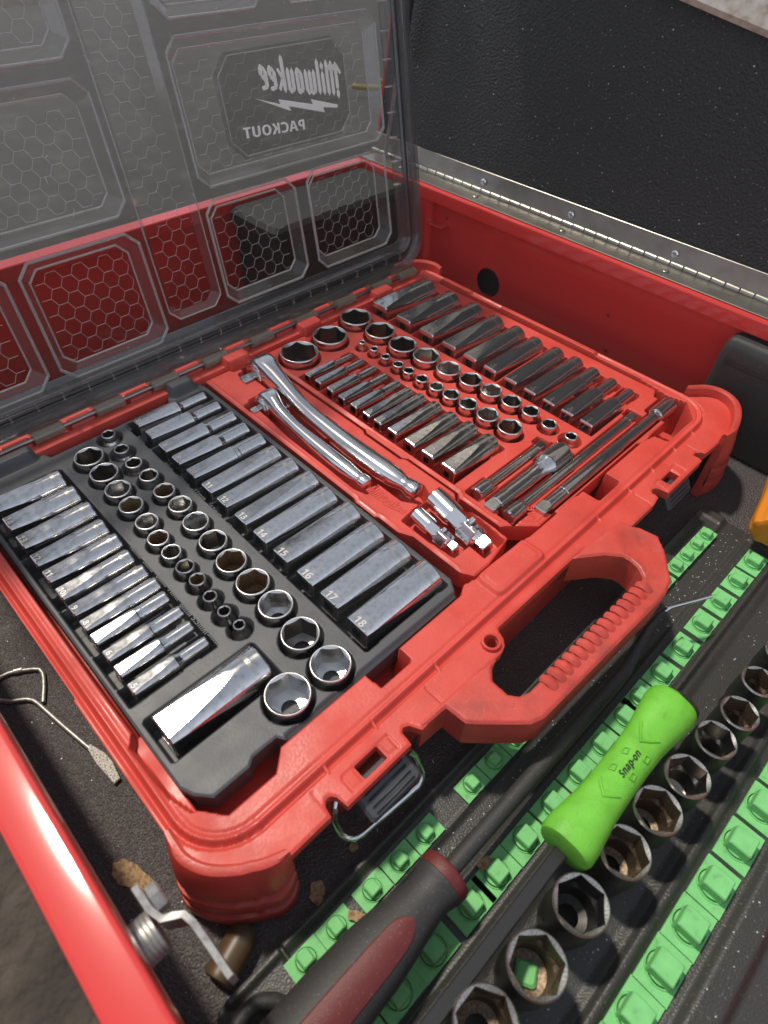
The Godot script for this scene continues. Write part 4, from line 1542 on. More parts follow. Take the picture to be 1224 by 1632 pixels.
func deep_row(called: String, row: String, group: String, set_: Array, x0: float, x1: float, neck: float, flat_to: float, flat0: float, square: float, m: String, marks: Material) -> void:
	for i in set_.size():
		var q: Array = set_[i]
		var r: float = q[2] * 0.94
		var length := x1 - x0
		var size: String = q[0]
		var stepped: bool = q[3] < q[2] - 0.4
		var label := "%s %s deep socket from hinge, %s" % [ORDINAL[i], "slim nosed chrome" if stepped else "straight chrome", row]
		var t := thing(called, label, "socket", Vector3(x0, sink(r), q[1]), group)
		t.rotation_degrees = Vector3((i * 37 % 11 - 5) * 0.5, 0, 0)
		var l := length * (0.985 + 0.03 * float(i * 7 % 5) / 4.0)
		put("socket_body", deep_socket_mesh(l, r, q[3] * 0.94, neck, flat_to, flat0, square), M[m], t)
		# size number engraved on the upper flat, near the drive end
		var h := minf(r * 0.5, 5.2)
		var rise := (r - r * flat0) / (flat_to * length)
		if size.contains("/"):
			var parts := size.split("/")
			h = minf(r * 0.34, 3.0)
			for k in 2:
				var b := put("size_mark", letters(parts[k], h, 0.12), marks, t, Vector3(3.4 + (h * 1.35 if k == 0 else 0.0), r * flat0 + rise * (3.4 + h) + 0.03, 0))
				b.rotation_degrees = Vector3(-90, -90, 0)
		else:
			var b := put("size_mark", letters(size, h, 0.12), marks, t, Vector3(3.0, r * flat0 + rise * (3.0 + h * 0.5) + 0.03, 0))
			b.rotation_degrees = Vector3(-90, -90, 0)
		if not stepped and r > 6.0:
			var w := put("maker_mark", letters("Milwaukee", minf(r * 0.22, 2.2), 0.05, 0.12, q[3] * 0.94, 0.72), M.mark_gold, t, Vector3(l * 0.88, q[3] + 0.01, 0))
			w.rotation_degrees = Vector3(-90, -90, 0)
			w.rotate_object_local(Vector3.UP, 0.35)
			w.position = Vector3(l * 0.88 * K, 0, 0) + w.basis.z * (q[3] * 0.94 + 0.01) * K


func build_sockets() -> void:
	deep_row("deep_socket", "dark tray's outermost row", "small deep metric sockets", DEEP_SMALL_METRIC, 25.5, 74, 0.57, 0.64, 0.80, 3.2, "chrome", M.engraved)
	deep_row("deep_socket", "dark tray's row beside the ratchets", "deep metric sockets", DEEP_METRIC, 141.5, 205, 0.58, 0.84, 0.79, 4.8, "chrome_used", M.engraved)
	deep_row("deep_socket", "red tray's row beside the long ratchet", "small deep inch sockets", DEEP_SMALL_INCH, 284, 337, 0.57, 0.68, 0.80, 3.2, "chrome", M.engraved)
	deep_row("deep_socket", "red tray's row along the chest wall", "deep inch sockets", DEEP_INCH, 408, 480, 0.62, 0.66, 0.76, 4.8, "chrome_used", M.mark_gold)
	# the largest deep socket lies alone at the front of the dark grey tray
	var t := thing("deep_socket", "large bright chrome deep socket lying alone at the front of the dark grey tray", "socket", Vector3(25.5, sink(12.8), 298))
	put("socket_body", deep_socket_mesh(63, 12.8, 12.8, 0.6, 0.72, 0.80, 4.8), M.chrome, t)
	var b := put("size_mark", letters("19", 5.6, 0.12), M.mark, t, Vector3(4.0, 12.8 * 0.80 + 0.42, 0.5))
	b.rotation_degrees = Vector3(-90, -90, 0)
	var w := put("maker_mark", letters("Milwaukee", 3.0, 0.05, 0.12, 12.8, 0.72), M.mark_gold, t)
	w.rotation_degrees = Vector3(-90, -90, 0)
	w.rotate_object_local(Vector3.UP, 0.12)
	w.position = Vector3(55 * K, 0, 0) + w.basis.z * 12.81 * K
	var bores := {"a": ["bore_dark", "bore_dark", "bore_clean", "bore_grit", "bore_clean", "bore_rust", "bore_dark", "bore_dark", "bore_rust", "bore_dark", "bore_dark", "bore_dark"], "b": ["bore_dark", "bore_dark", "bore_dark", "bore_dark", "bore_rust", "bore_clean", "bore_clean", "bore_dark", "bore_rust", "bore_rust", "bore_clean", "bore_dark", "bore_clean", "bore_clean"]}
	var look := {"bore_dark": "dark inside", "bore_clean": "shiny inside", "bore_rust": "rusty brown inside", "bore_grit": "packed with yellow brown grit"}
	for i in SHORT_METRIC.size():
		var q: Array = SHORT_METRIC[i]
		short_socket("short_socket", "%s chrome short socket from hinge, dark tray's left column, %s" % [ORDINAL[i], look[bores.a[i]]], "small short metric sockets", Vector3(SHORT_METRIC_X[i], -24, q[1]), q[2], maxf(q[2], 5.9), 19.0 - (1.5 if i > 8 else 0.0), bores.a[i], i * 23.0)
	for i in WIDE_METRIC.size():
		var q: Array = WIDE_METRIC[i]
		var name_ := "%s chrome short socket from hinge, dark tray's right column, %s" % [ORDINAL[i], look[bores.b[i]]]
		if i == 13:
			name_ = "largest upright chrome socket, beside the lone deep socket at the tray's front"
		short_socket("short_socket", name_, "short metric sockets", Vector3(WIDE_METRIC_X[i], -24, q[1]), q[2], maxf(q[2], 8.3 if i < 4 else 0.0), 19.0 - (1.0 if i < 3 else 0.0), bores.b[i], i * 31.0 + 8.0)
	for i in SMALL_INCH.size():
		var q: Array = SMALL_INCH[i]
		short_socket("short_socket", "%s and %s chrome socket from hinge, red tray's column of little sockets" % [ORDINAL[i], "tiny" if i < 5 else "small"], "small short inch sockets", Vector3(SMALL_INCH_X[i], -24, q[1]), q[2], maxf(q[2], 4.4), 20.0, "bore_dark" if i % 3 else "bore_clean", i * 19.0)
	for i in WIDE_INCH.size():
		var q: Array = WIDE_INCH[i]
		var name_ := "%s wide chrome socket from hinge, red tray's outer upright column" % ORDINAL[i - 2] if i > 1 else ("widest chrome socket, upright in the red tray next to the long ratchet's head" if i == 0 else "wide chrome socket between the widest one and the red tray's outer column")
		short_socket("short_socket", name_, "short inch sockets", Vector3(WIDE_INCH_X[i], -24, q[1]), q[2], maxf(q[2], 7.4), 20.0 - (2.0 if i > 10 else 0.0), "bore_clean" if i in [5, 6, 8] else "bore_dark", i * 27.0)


# ------------------------------------------------------------------ ratchets, joints and extension bars
func oval_loft(path: Array, n := 28, power := 2.4) -> ArrayMesh:
	# path: [[x, y, z, half width, half height], ...] running along z
	var mb := MB.new()
	mb.smooth = 40.0
	var rings := []
	for q in path:
		var r := PackedVector3Array()
		for k in n:
			var w := TAU * k / n
			var c := cos(w)
			var s := sin(w)
			r.append(Vector3(q[0] + signf(c) * pow(absf(c), 2.0 / (q[5] if q.size() > 5 else power)) * q[3], q[1] + signf(s) * pow(absf(s), 2.0 / (q[5] if q.size() > 5 else power)) * q[4], q[2]))
		rings.append(r)
	mb.loft(rings)
	return mb.mesh()


func ratchet(label: String, at: Vector3, k: float, path: Array, head: Array, size: float) -> void:
	var t := thing("ratchet", label, "ratchet wrench", at, "chrome ratchets")
	put("handle", oval_loft(path), M.chrome_bright, t)
	# head: a thick round disc standing on edge, its axis across the handle
	var mb := MB.new()
	mb.smooth = 36.0
	var r: float = head[3]
	var w: float = head[4]
	mb.lathe([[-w - 1.6, 0.01], [-w - 1.6, r - 5.0], [-w - 1.0, r - 4.2], [-w + 2.0, r - 4.0]], 40, Vector3.AXIS_X, false)
	put("cover_plate", mb.mesh(), M.chrome, t, Vector3(head[0], head[1], head[2]))
	mb = MB.new()
	mb.lathe([[-w - 3.0, 0.01], [-w - 3.0, r * 0.52], [-w - 2.4, r * 0.6], [-w + 0.5, r * 0.62]], 32, Vector3.AXIS_X, false)
	mb.box(Vector3(-w - 3.0 - size * 1.15, -size * 0.5, -size * 0.5), Vector3(-w - 2.5, size * 0.5, size * 0.5), 0.7)
	put("square_drive", mb.mesh(), M.chrome, t, Vector3(head[0], head[1], head[2]))
	mb = MB.new()
	mb.lathe([[0, 0.01], [0, 1.0 * k], [2.2 * k, 1.4 * k], [2.4 * k, 3.4 * k], [3.2 * k, 4.0 * k], [4.0 * k, 3.4 * k], [4.0 * k, 0.01]], 20)
	put("reverse_lever", mb.mesh(), M.chrome_bright, t, Vector3(head[0] + w - 1.0, head[1] - 2.0, head[2] + r * 0.75), Vector3(0, 0, -90))


func u_joint(label: String, from: Vector3, to: Vector3, r: float, sq: float) -> void:
	var t := thing("universal_joint", label, "universal joint", (from + to) * 0.5, "chrome universal joints")
	var d := to - from
	var l := d.length()
	t.rotation.y = atan2(d.x, d.z)
	var mb := MB.new()
	mb.smooth = 26.0
	var z0 := -l * 0.5
	mb.lathe([[z0 + 7, r * 0.5], [z0 + 0.6, r * 0.62], [z0, r * 0.72], [z0 + 0.3, r - 0.5], [z0 + 1.0, r], [z0 + l * 0.36, r], [z0 + l * 0.42, r - 0.9], [z0 + l * 0.43, 0.01]], 36, Vector3.AXIS_Z, false)
	put("socket_end", mb.mesh(), M.chrome_bright, t)
	# two forks turned a quarter against each other
	for k in 2:
		mb = MB.new()
		for s in [-1, 1]:
			var n0 := mb.t.size()
			var prof := []
			for i in 11:
				var w := PI * i / 10.0
				prof.append([cos(w) * r * 0.62, sin(w) * r * 0.55 + l * 0.10])
			prof.append_array([[-r * 0.62, -l * 0.08], [r * 0.62, -l * 0.08]])
			mb.prism(pv(prof), r * 0.50, r * 0.94, 0.5)
			var x := Transform3D(Basis(Vector3.RIGHT, PI * 0.0), Vector3.ZERO)
			if s < 0:
				x = Transform3D(Basis(Vector3.BACK, PI), Vector3.ZERO)
			mb.moved(x, n0)
		var fork := put("fork", mb.mesh(), M.chrome_bright, t)
		fork.position = Vector3(0, 0, z0 + l * (0.46 if k == 0 else 0.74)) * K
		fork.rotation_degrees = Vector3(0, 0, 32) if k == 0 else Vector3(0, 180, -58)
	mb = MB.new()
	mb.smooth = 40.0
	var zc := z0 + l * 0.60
	for i in 2:
		var ax := Vector3(cos(deg_to_rad(32 + 90 * i + 90)), sin(deg_to_rad(32 + 90 * i + 90)), 0)
		mb.tube(PackedVector3Array([Vector3(0, 0, zc) - ax * r * 0.98, Vector3(0, 0, zc) + ax * r * 0.98]), [r * 0.26], 14)
	mb.lathe([[zc - r * 0.5, 0.01], [zc - r * 0.42, r * 0.36], [zc, r * 0.52], [zc + r * 0.42, r * 0.36], [zc + r * 0.5, 0.01]], 24, Vector3.AXIS_Z, false)
	put("cross_pin", mb.mesh(), M.chrome_bright, t)
	mb = MB.new()
	mb.smooth = 30.0
	mb.lathe([[z0 + l * 0.74, 0.01], [z0 + l * 0.75, r * 0.8], [z0 + l * 0.80, r * 0.92], [z0 + l * 0.84, r * 0.8], [z0 + l * 0.86, sq * 0.6]], 30, Vector3.AXIS_Z, false)
	var n1 := mb.t.size()
	mb.box(Vector3(-sq * 0.5, -sq * 0.5, z0 + l * 0.85), Vector3(sq * 0.5, sq * 0.5, z0 + l), 0.8)
	mb.moved(Transform3D(Basis(Vector3.BACK, deg_to_rad(18)), Vector3.ZERO), n1)
	put("square_drive", mb.mesh(), M.chrome_bright, t)


func bar(label: String, at: Vector3, prof: Array, square: Array, mat_ := "chrome_used") -> void:
	var t := thing("extension_bar", label, "extension bar", at, "chrome extension bars")
	var mb := MB.new()
	mb.smooth = 28.0
	mb.lathe(prof, 32, Vector3.AXIS_X)
	put("shaft", mb.mesh(), M[mat_], t)
	mb = MB.new()
	mb.box(Vector3(square[0], -square[2], -square[2]), Vector3(square[1], square[2], square[2]), 0.8)
	put("square_drive", mb.mesh(), M[mat_], t)


func build_drivers() -> void:
	ratchet("larger of two chrome ratchets, its long handle curving down the red strip", Vector3(255, 0, 160), 1.0, [[8, -3, -108.4, 6.5, 1.2, 5], [8, -3, -107.8, 9.0, 3.0, 5], [8, -3, -106.4, 10.4, 6.4, 5], [8, -3, -104, 11.0, 10.2, 5], [8, -2.8, -100, 11.2, 13.8, 4.6], [7.9, -2.4, -95, 11.2, 16.2, 4.2], [7.6, -1.8, -90, 11.1, 17.0, 3.8], [7.2, -0.8, -85, 10.8, 16.2, 3.4], [6.4, 0.6, -80, 10.3, 14.4, 3.0], [5.4, 2.0, -75, 9.7, 12.4, 2.7], [4.2, 3.0, -70, 9.2, 11], [2, 3.8, -56, 7.8, 8.6], [-0.6, 3.4, -40, 6.8, 7.2], [-3, 3.0, -24, 6.5, 6.7], [-4.4, 2.4, -6, 6.7, 6.6], [-5, 2, 14, 7.2, 6.8], [-5.2, 1.6, 34, 7.8, 7.2], [-5, 1.3, 54, 8.3, 7.6], [-4.6, 1.2, 72, 8.4, 7.6], [-4.2, 1.2, 84, 7.6, 7.0], [-3.8, 1.2, 91, 6.0, 5.6], [-3.6, 1.2, 94, 5.5, 5.2], [-3.4, 1.2, 97, 6.5, 6.0], [-3.2, 1.2, 101, 7.0, 6.5], [-3.1, 1.2, 104.5, 6.4, 6.0], [-3, 1.2, 106, 4.6, 4.2]], [9.0, -3.0, -91, 18.5, 11.0], 9.5)
	ratchet("smaller chrome ratchet lying on the dark tray's side of the long one", Vector3(234, 0, 168), 0.75, [[5.4, -2.5, -73.0, 4.6, 1.0, 5], [5.4, -2.5, -72.4, 6.6, 2.6, 5], [5.4, -2.5, -71, 7.8, 5.2, 5], [5.4, -2.3, -69, 8.2, 8.0, 4.8], [5.4, -2.0, -66, 8.4, 10.6, 4.4], [5.2, -1.6, -62, 8.3, 12.2, 4.0], [5.0, -0.8, -58, 8.0, 12.2, 3.5], [4.2, 0.6, -54, 7.6, 11.0, 3.0], [3.2, 2.2, -50, 7.0, 9.6], [0.6, 2.6, -40, 5.6, 7.0], [-1.0, 2.6, -28, 4.9, 5.7], [-2.0, 2.2, -16, 4.8, 5.3], [-2.6, 1.8, -2, 5.2, 5.4], [-3, 1.5, 14, 5.9, 5.7], [-3.3, 1.3, 30, 6.3, 6.0], [-3.3, 1.1, 44, 6.1, 5.8], [-3.2, 1.0, 54, 5.2, 5.0], [-3.0, 1.0, 58, 4.6, 4.4], [-2.9, 1.0, 60.5, 5.3, 5.0], [-2.8, 1.0, 63.5, 5.5, 5.2], [-2.7, 1.0, 66.5, 4.9, 4.6], [-2.6, 1.0, 67.5, 3.6, 3.3]], [5.2, -2.5, -60, 13.6, 8.2], 6.35)
	u_joint("larger shiny universal joint in the red strip in front of the ratchet handles", Vector3(258.5, -0.6, 276), Vector3(250, -0.6, 333), 8.8, 9.5)
	u_joint("smaller shiny universal joint in the red strip, next to the dark grey tray", Vector3(237.5, -0.8, 278), Vector3(233.5, -0.8, 319), 6.4, 6.35)
	bar("short chrome extension bar next to the stubby adapter with a flared head", Vector3(284, -1.6, 294), [[0, 4.6], [0.8, 6.0], [13, 6.0], [16, 4.4], [18, 3.6], [74, 3.6]], [73, 83, 3.17])
	bar("stubby chrome adapter with a flared head between two thin bars", Vector3(287, -2.2, 310), [[0, 5.4], [0.8, 6.3], [13, 6.3], [13.6, 6.0], [37, 6.6], [37.6, 6.2], [52, 6.4], [60, 9.6], [62, 10.2], [82, 10.2], [83, 9.2]], [-9, 1, 4.7])
	bar("thin middle-length chrome extension bar between the adapter and the longest bar", Vector3(283, -1.6, 324), [[0, 4.6], [0.8, 6.0], [14, 6.0], [17, 4.4], [19, 3.6], [110, 3.6], [111, 3.4], [150, 3.6], [158, 4.0], [160, 3.2]], [159, 171, 3.17])
	bar("longest chrome extension bar along the front edge of the red tray", Vector3(312, -1.4, 336.5), [[0, 4.0], [0.8, 5.0], [20, 5.0], [20.6, 4.6], [21.2, 5.0], [96, 5.0], [97, 4.5], [150, 4.5], [154, 6.6], [156, 7.2], [178, 7.2], [179, 6.4]], [-10, 1, 4.7])


# ------------------------------------------------------------------ rack of bare pegs, big dark sockets and the tools on top
func peg_tile(t: Node3D, x: float, z: float, w: float, deep: float, peg: float, high: float, y: float) -> void:
	var mb := MB.new()
	mb.prism(pv([[-w, -deep], [-w + 1.5, -deep], [w, -deep], [w, deep], [w - 1.5, deep], [-w, deep]]), 0, 2.0, 0.4)
	mb.smooth = 20.0
	mb.lathe([[2.0, deep * 1.0], [2.6, deep * 0.97], [2.6, deep * 0.90], [2.0, deep * 0.88], [2.0, deep * 0.84], [3.4, deep * 0.82], [3.5, deep * 0.78], [3.5, peg * 0.4]], 28, Vector3.AXIS_Y, false)
	var tile := put("peg_tile", mb.mesh(), M.green, t, Vector3(x, y, z))
	mb = MB.new()
	mb.smooth = 14.0
	var steps := []
	for q in [[0.0, 0.0], [high - 0.7, 0.5], [high, 1.1]]:
		var ring := PackedVector3Array()
		var e: float = peg * 0.5 - q[1]
		for c in [[-1, -1, 0, 0.7], [-1, -1, 0.7, 0], [1, -1, -0.7, 0], [1, -1, 0, 0.7], [1, 1, 0, -0.7], [1, 1, -0.7, 0], [-1, 1, 0.7, 0], [-1, 1, 0, -0.7]]:
			ring.append(Vector3(c[0] * e + c[2], q[0], c[1] * e + c[3]))
		steps.append(ring)
	mb.loft(steps)
	put("square_peg", mb.mesh(), M.green, tile, Vector3(0, 2.6, 0))


func build_socket_rack() -> void:
	var rack := thing("socket_rack", "black plastic socket rack with rows of bright green square pegs", "socket rack", Vector3(230, -61.5, 490))
	var off := Vector3(-230, 61.5, -490)
	var f := Field.new(-30, 400, 470, 640, 1.0, -53.0)
	f.outline(pv([[-22, 403], [460, 406], [462, 412], [462, 632], [-20, 632], [-26, 626], [-26, 408]]))
	# raised lips between the rows, a sunk channel under the long shaft
	f.rect(-18, 401, 468, 407, 2, -50.5, 2.5)
	f.rect(12, 408.5, 452, 424, 1, -54.4, 1.5)
	f.rect(-30, 426, 470, 446, 4, -56.0, 5.0)
	f.rect(24, 447.5, 452, 466.5, 1, -54.0, 1.5)
	f.rect(-30, 470, 470, 474, 1, -49.5, 3.0)
	f.rect(-30, 480, 470, 520, 5, -55.0, 6.0)
	f.rect(-30, 524, 470, 529, 1, -50.0, 3.0)
	f.rect(50, 531, 452, 551, 1, -53.6, 1.5)
	f.rect(-30, 556, 470, 572, 3, -49.0, 6.0)
	f.line(pv([[14, 402], [14, 470]]), 0.5, -56.0, 1.2)
	put("rack_plate", f.mesh(-61.0), M.rail, rack, off)
	var y := off.y - 54.2
	for x in [20, 39.5, 64, 84, 104, 143, 163, 183, 203, 223, 243, 263, 283, 303, 323, 343, 363, 382, 398, 414, 430]:
		peg_tile(rack, x + off.x, 416.5 + off.z + x * 0.014, 9.6 if x < 300 else 7.8, 6.0, 7.6, 4.4, y)
	for x in [19.5, 43, 67.5, 96, 117, 142, 168, 194, 219, 245, 264, 290, 318, 347, 375, 403, 430]:
		peg_tile(rack, x + off.x, 456.6 + off.z + x * 0.010, 12.2, 7.8, 10.4, 5.6, y)
	for x in [65, 91, 117, 143, 169, 196, 225, 254, 283, 312]:
		peg_tile(rack, x + off.x, 538.0 + off.z + x * 0.02, 13.2, 9.2, 13.4, 7.4, off.y - 53.6)
	# the big dark sockets standing in the deep channel
	var spots := [[58, 491, 14.0], [90, 494, 13.7], [124, 494.5, 13.4], [159, 497, 12.9], [189, 498.5, 12.7], [217, 501, 12.2], [248, 502.5, 11.4], [274, 505, 10.8], [303, 504.5, 10.4], [334, 506, 10.0]]
	var tell := ["with a dull brown bore, nearest the screwdriver's handle", "with a bright green peg showing inside its rusty bore", "with a grey ringed bore, beside the flat dark bar", "with a bright rim, at the lower end of the lime handle", "rusty inside, beside the lower half of the lime handle", "dark inside, beside the lettering of the lime handle", "with a glint inside, at the upper end of the lime handle", "with a chipped rusty rim just past the lime handle", "cut by the photo's right edge, past the lime handle", "hidden past the photo's right edge at the row's end"]
	for i in spots.size():
		var s: Array = spots[i]
		var r: float = s[2]
		var t := thing("impact_socket", "black impact socket %s" % tell[i], "socket", Vector3(s[0], -55.0, s[1]), "black impact sockets standing in a row")
		t.rotation_degrees.y = 17.0 * i
		var top := 44.0 - i * 0.7
		var mb := MB.new()
		mb.smooth = 28.0
		mb.lathe([[0, r - 2.5], [1.5, r - 1.0], [12, r - 0.8], [16, r], [top - 1.0, r]], 44, Vector3.AXIS_Y, false)
		put("socket_body", mb.mesh(), M.impact, t)
		mb = MB.new()
		mb.smooth = 26.0
		var c := PackedVector3Array()
		var c2 := PackedVector3Array()
		var hx := PackedVector3Array()
		var deep := PackedVector3Array()
		var b1 := PackedVector3Array()
		var b2 := PackedVector3Array()
		var b3 := PackedVector3Array()
		var ap := r * 0.80
		var rc := ap / cos(PI / 6.0)
		for k in 48:
			var w := TAU * k / 48.0
			var q := minf(ap / cos(fposmod(w, PI / 3.0) - PI / 6.0), rc)
			var dir := Vector3(cos(w), 0, sin(w))
			c.append(dir * r + Vector3.UP * (top - 1.0))
			c2.append(dir * (r - 0.7) + Vector3.UP * top)
			hx.append(dir * q + Vector3.UP * (top - 0.3 - (rc - q) * 0.6))
			deep.append(dir * q + Vector3.UP * (top - 13.0))
			b1.append(dir * ap * 0.93 + Vector3.UP * (top - 14.5))
			b2.append(dir * ap * 0.90 + Vector3.UP * (top - 27))
			b3.append(dir * 5.6 + Vector3.UP * (top - 28))
		mb.bridge(c, c2)
		mb.bridge(c2, hx)
		put("worn_rim", mb.mesh(), M.impact_rim, t)
		mb = MB.new()
		mb.smooth = 24.0
		mb.bridge(hx, deep)
		mb.bridge(deep, b1)
		mb.bridge(b1, b2)
		mb.bridge(b2, b3)
		put("hex_bore", mb.mesh(), M.impact_bore if i in [0, 1, 3, 4, 7, 8] else (M.impact if i == 2 else M.bore_dark), t)
		if i == 1:
			mb = MB.new()
			mb.box(Vector3(-5.2, 3, -5.2), Vector3(5.2, top - 25.0, 5.2), 1.2)
			put("peg_below", mb.mesh(), M.green, rack, Vector3(s[0], -55, s[1]) + off, Vector3(0, 28, 0))
	# screwdriver with a black and dark red grip
	var t := thing("screwdriver", "large black and dark red handled screwdriver lying across the green pegs", "screwdriver", Vector3(60, -30, 441))
	var grip := MB.new()
	grip.smooth = 40.0
	var rings := []
	var shape := [[-96, 9], [-94, 13], [-86, 16.5], [-70, 17.5], [-40, 17.5], [-18, 16.5], [-4, 14.6], [8, 12.4], [16, 11.6], [21, 11.9], [24.5, 12.9], [26, 13.6], [27, 13.5]]
	var grip_radius := func(x: float, w: float) -> float:
		for i in shape.size() - 1:
			if x <= shape[i + 1][0]:
				var base := lerpf(shape[i][1], shape[i + 1][1], clampf((x - shape[i][0]) / (shape[i + 1][0] - shape[i][0]), 0.0, 1.0))
				return base * (1.0 - 0.05 * (0.5 + 0.5 * cos(w * 3.0 + 0.6)) * clampf((10.0 - x) / 20.0, 0.0, 1.0))
		return 13.5
	for q in shape:
		var r := PackedVector3Array()
		for k in 48:
			var w := TAU * k / 48.0
			var rad: float = grip_radius.call(q[0], w)
			r.append(Vector3(q[0], cos(w) * rad, sin(w) * rad))
		rings.append(r)
	grip.loft(rings)
	put("grip", grip.mesh(), M.rubber, t)
	grip = MB.new()
	grip.lathe([[26.6, 12.2], [27.2, 13.6], [28.2, 13.8], [31.5, 14.0], [33.4, 13.2], [34.2, 11.6], [34.6, 6], [34.6, 4]], 40, Vector3.AXIS_X)
	put("collar", grip.mesh(), M.grip_red, t)
	# soft red inlay on the upper side of the grip
	grip = MB.new()
	grip.smooth = 40.0
	rings = []
	for i in 31:
		var x := -92.0 + 96.0 * i / 30.0
		var wide := 0.50 * sqrt(clampf(1.0 - pow(maxf(0.0, (x + 8.0) / 12.5), 2.0), 0.0, 1.0)) * sqrt(clampf((x + 92.5) / 6.0, 0.0, 1.0))
		var r := PackedVector3Array()
		for k in 13:
			var w := 0.22 + wide * (k - 6) / 6.0
			var rad: float = grip_radius.call(x, w)
			rad += (-0.5 if k == 0 or k == 12 else 0.55)
			r.append(Vector3(x, cos(w) * rad, sin(w) * rad))
		rings.append(r)
	grip.loft(rings, false, false)
	put("grip_inlay", grip.mesh(), M.grip_red, t)
	grip = MB.new()
	grip.smooth = 35.0
	grip.tube(PackedVector3Array([Vector3(33, 0, 0), Vector3(120, -4, 1), Vector3(190, -7, 1.5), Vector3(205, -7, 1), Vector3(222, -5, -1.5), Vector3(238, -1, -3.5), Vector3(248, 4, -3.5), Vector3(254, 8, -2)]), [4.8, 4.8, 4.8, 4.6, 3.6, 2.6, 1.8, 1.4], 14)
	put("blade_shaft", grip.mesh(), M.rubber, t)
	grip = MB.new()
	grip.tube(PackedVector3Array([Vector3(252, 7, -2.4), Vector3(256, 9, -1.0), Vector3(284, 10, 14)]), [1.3, 1.5, 1.2], 10)
	put("bright_tip", grip.mesh(), M.chrome_bright, t)
	# lime green handled tool
	t = thing("lime_handled_driver", "lime green handled driver with a flat dark bar, lying against the impact sockets", "driver", Vector3(194, -14, 475))
	grip = MB.new()
	grip.smooth = 42.0
	rings = []
	for q in [[-57, 9.0, 10], [-56, 12, 13], [-53, 13, 14.4], [-47, 13, 14.2], [-39, 12.4, 13.2], [-28, 11.6, 11.9], [-12, 11.2, 11.2], [6, 11.2, 11.1], [20, 11.4, 11.4], [31, 11.9, 12.6], [41, 12.7, 14.0], [48, 13.2, 14.9], [52.5, 12.8, 14.6], [55, 11.4, 12.8], [56, 8.6, 10]]:
		var r := PackedVector3Array()
		for k in 40:
			var w := TAU * k / 40.0
			r.append(Vector3(q[0], signf(cos(w)) * pow(absf(cos(w)), 0.86) * q[1], signf(sin(w)) * pow(absf(sin(w)), 0.86) * q[2]))
		rings.append(r)
	grip.loft(rings)
	put("lime_grip", grip.mesh(), M.lime, t, Vector3.ZERO, Vector3(0, 0, 0))
	var outline := func(pts: Array, rad: float) -> ArrayMesh:
		var g := MB.new()
		g.smooth = 45.0
		var path := PackedVector3Array()
		for p in pts:
			var yy := sqrt(maxf(0.0, 1.0 - pow(absf(p[1]) / 12.0, 2.2))) * 11.5
			path.append(Vector3(p[0], yy, p[1]))
		g.tube(path, [rad], 8)
		return g.mesh()
	for s in [[[-18, -6.5], [-22, -3.5], [-25.5, 0], [-22.5, 3.0], [-19, 6.0]], [[25, -7.2], [18.5, -4.4], [13.5, -1.5], [17.0, 2.0], [21.5, 5.5]]]:
		put("raised_chevron", outline.call(s, 1.0), M.lime, t)
	for s in [[-9, -4.6], [3.5, -4.6], [-6, 5.2], [7.5, 5.6]]:
		put("raised_pip", outline.call([[s[0] - 2, s[1] - 1], [s[0] + 1.4, s[1] - 1.4], [s[0] + 2.2, s[1] + 0.8], [s[0] - 1.2, s[1] + 1.4], [s[0] - 2, s[1] - 1]], 0.6), M.lime, t)
	var word := put("lettering", letters("Snap-on", 3.6, 0.25, 0.25, 0.0, 0.95), M.black_gloss, t, Vector3(-1.0, 11.45, 0.6))
	word.rotation_degrees = Vector3(-90, 0, 0)
	grip = MB.new()
	grip.smooth = 30.0
	grip.lathe([[51, 12.4], [55.8, 11.8], [57.2, 10.0], [57.4, 0.01]], 32, Vector3.AXIS_X)
	put("end_cap", grip.mesh(), M.black_gloss, t, Vector3(0.6, 0, 2.4))
	grip = MB.new()
	grip.box(Vector3(-232, -4.5, -3.6), Vector3(-50, 4.5, 3.6), 0.8)
	put("flat_bar", grip.mesh(), M.black_gloss, t, Vector3(0, -6, 0))


func flake(called: String, label: String, at: Vector3, pts: Array, turn: float, curl: float, m: Material, cat := "leaf") -> void:
	var mb := MB.new()
	mb.smooth = 50.0
	var p := pv(pts)
	var c := Vector2.ZERO
	for q in p:
		c += q / p.size()
	var dense := PackedVector2Array()
	for i in p.size():
		var a := p[i]
		var b := p[(i + 1) % p.size()]
		for k in 4:
			var q := a.lerp(b, k / 4.0)
			dense.append(q + (q - c).normalized() * (sin(i * 5.1 + k * 2.3 + at.x) * 0.2 + sin(k * 4.7 + i * 1.3) * 0.15))
	var lift := func(q: Vector2) -> float:
		return curl * (pow((q.y - c.y) / 9.0, 2) + 0.4 * sin(q.x * 0.9) * 0.3 + 0.25 * sin(q.y * 1.7 + q.x * 0.6))
	var rings := []
	for s in [1.0, 0.66, 0.33]:
		var r := PackedVector3Array()
		var r2 := PackedVector3Array()
		for q in dense:
			var w: Vector2 = c + (q - c) * s
			r.append(Vector3(w.x, lift.call(w) + 0.5, w.y))
		rings.append(r)
	var bottom := PackedVector3Array()
	for q in rings[0]:
		bottom.append(q - Vector3(0, 0.35, 0))
	mb.bridge(bottom, rings[0])
	mb.bridge(rings[0], rings[1])
	mb.bridge(rings[1], rings[2])
	mb.hub(rings[2], Vector3(c.x, lift.call(c) + 0.5, c.y))
	mb.hub(bottom, Vector3(c.x, lift.call(c) + 0.1, c.y))
	var o := put(called, mb.mesh(), m, self, at, Vector3(0, turn, 0))
	tag(o, label, cat, "scraps of dried leaf" if cat == "leaf" else "")


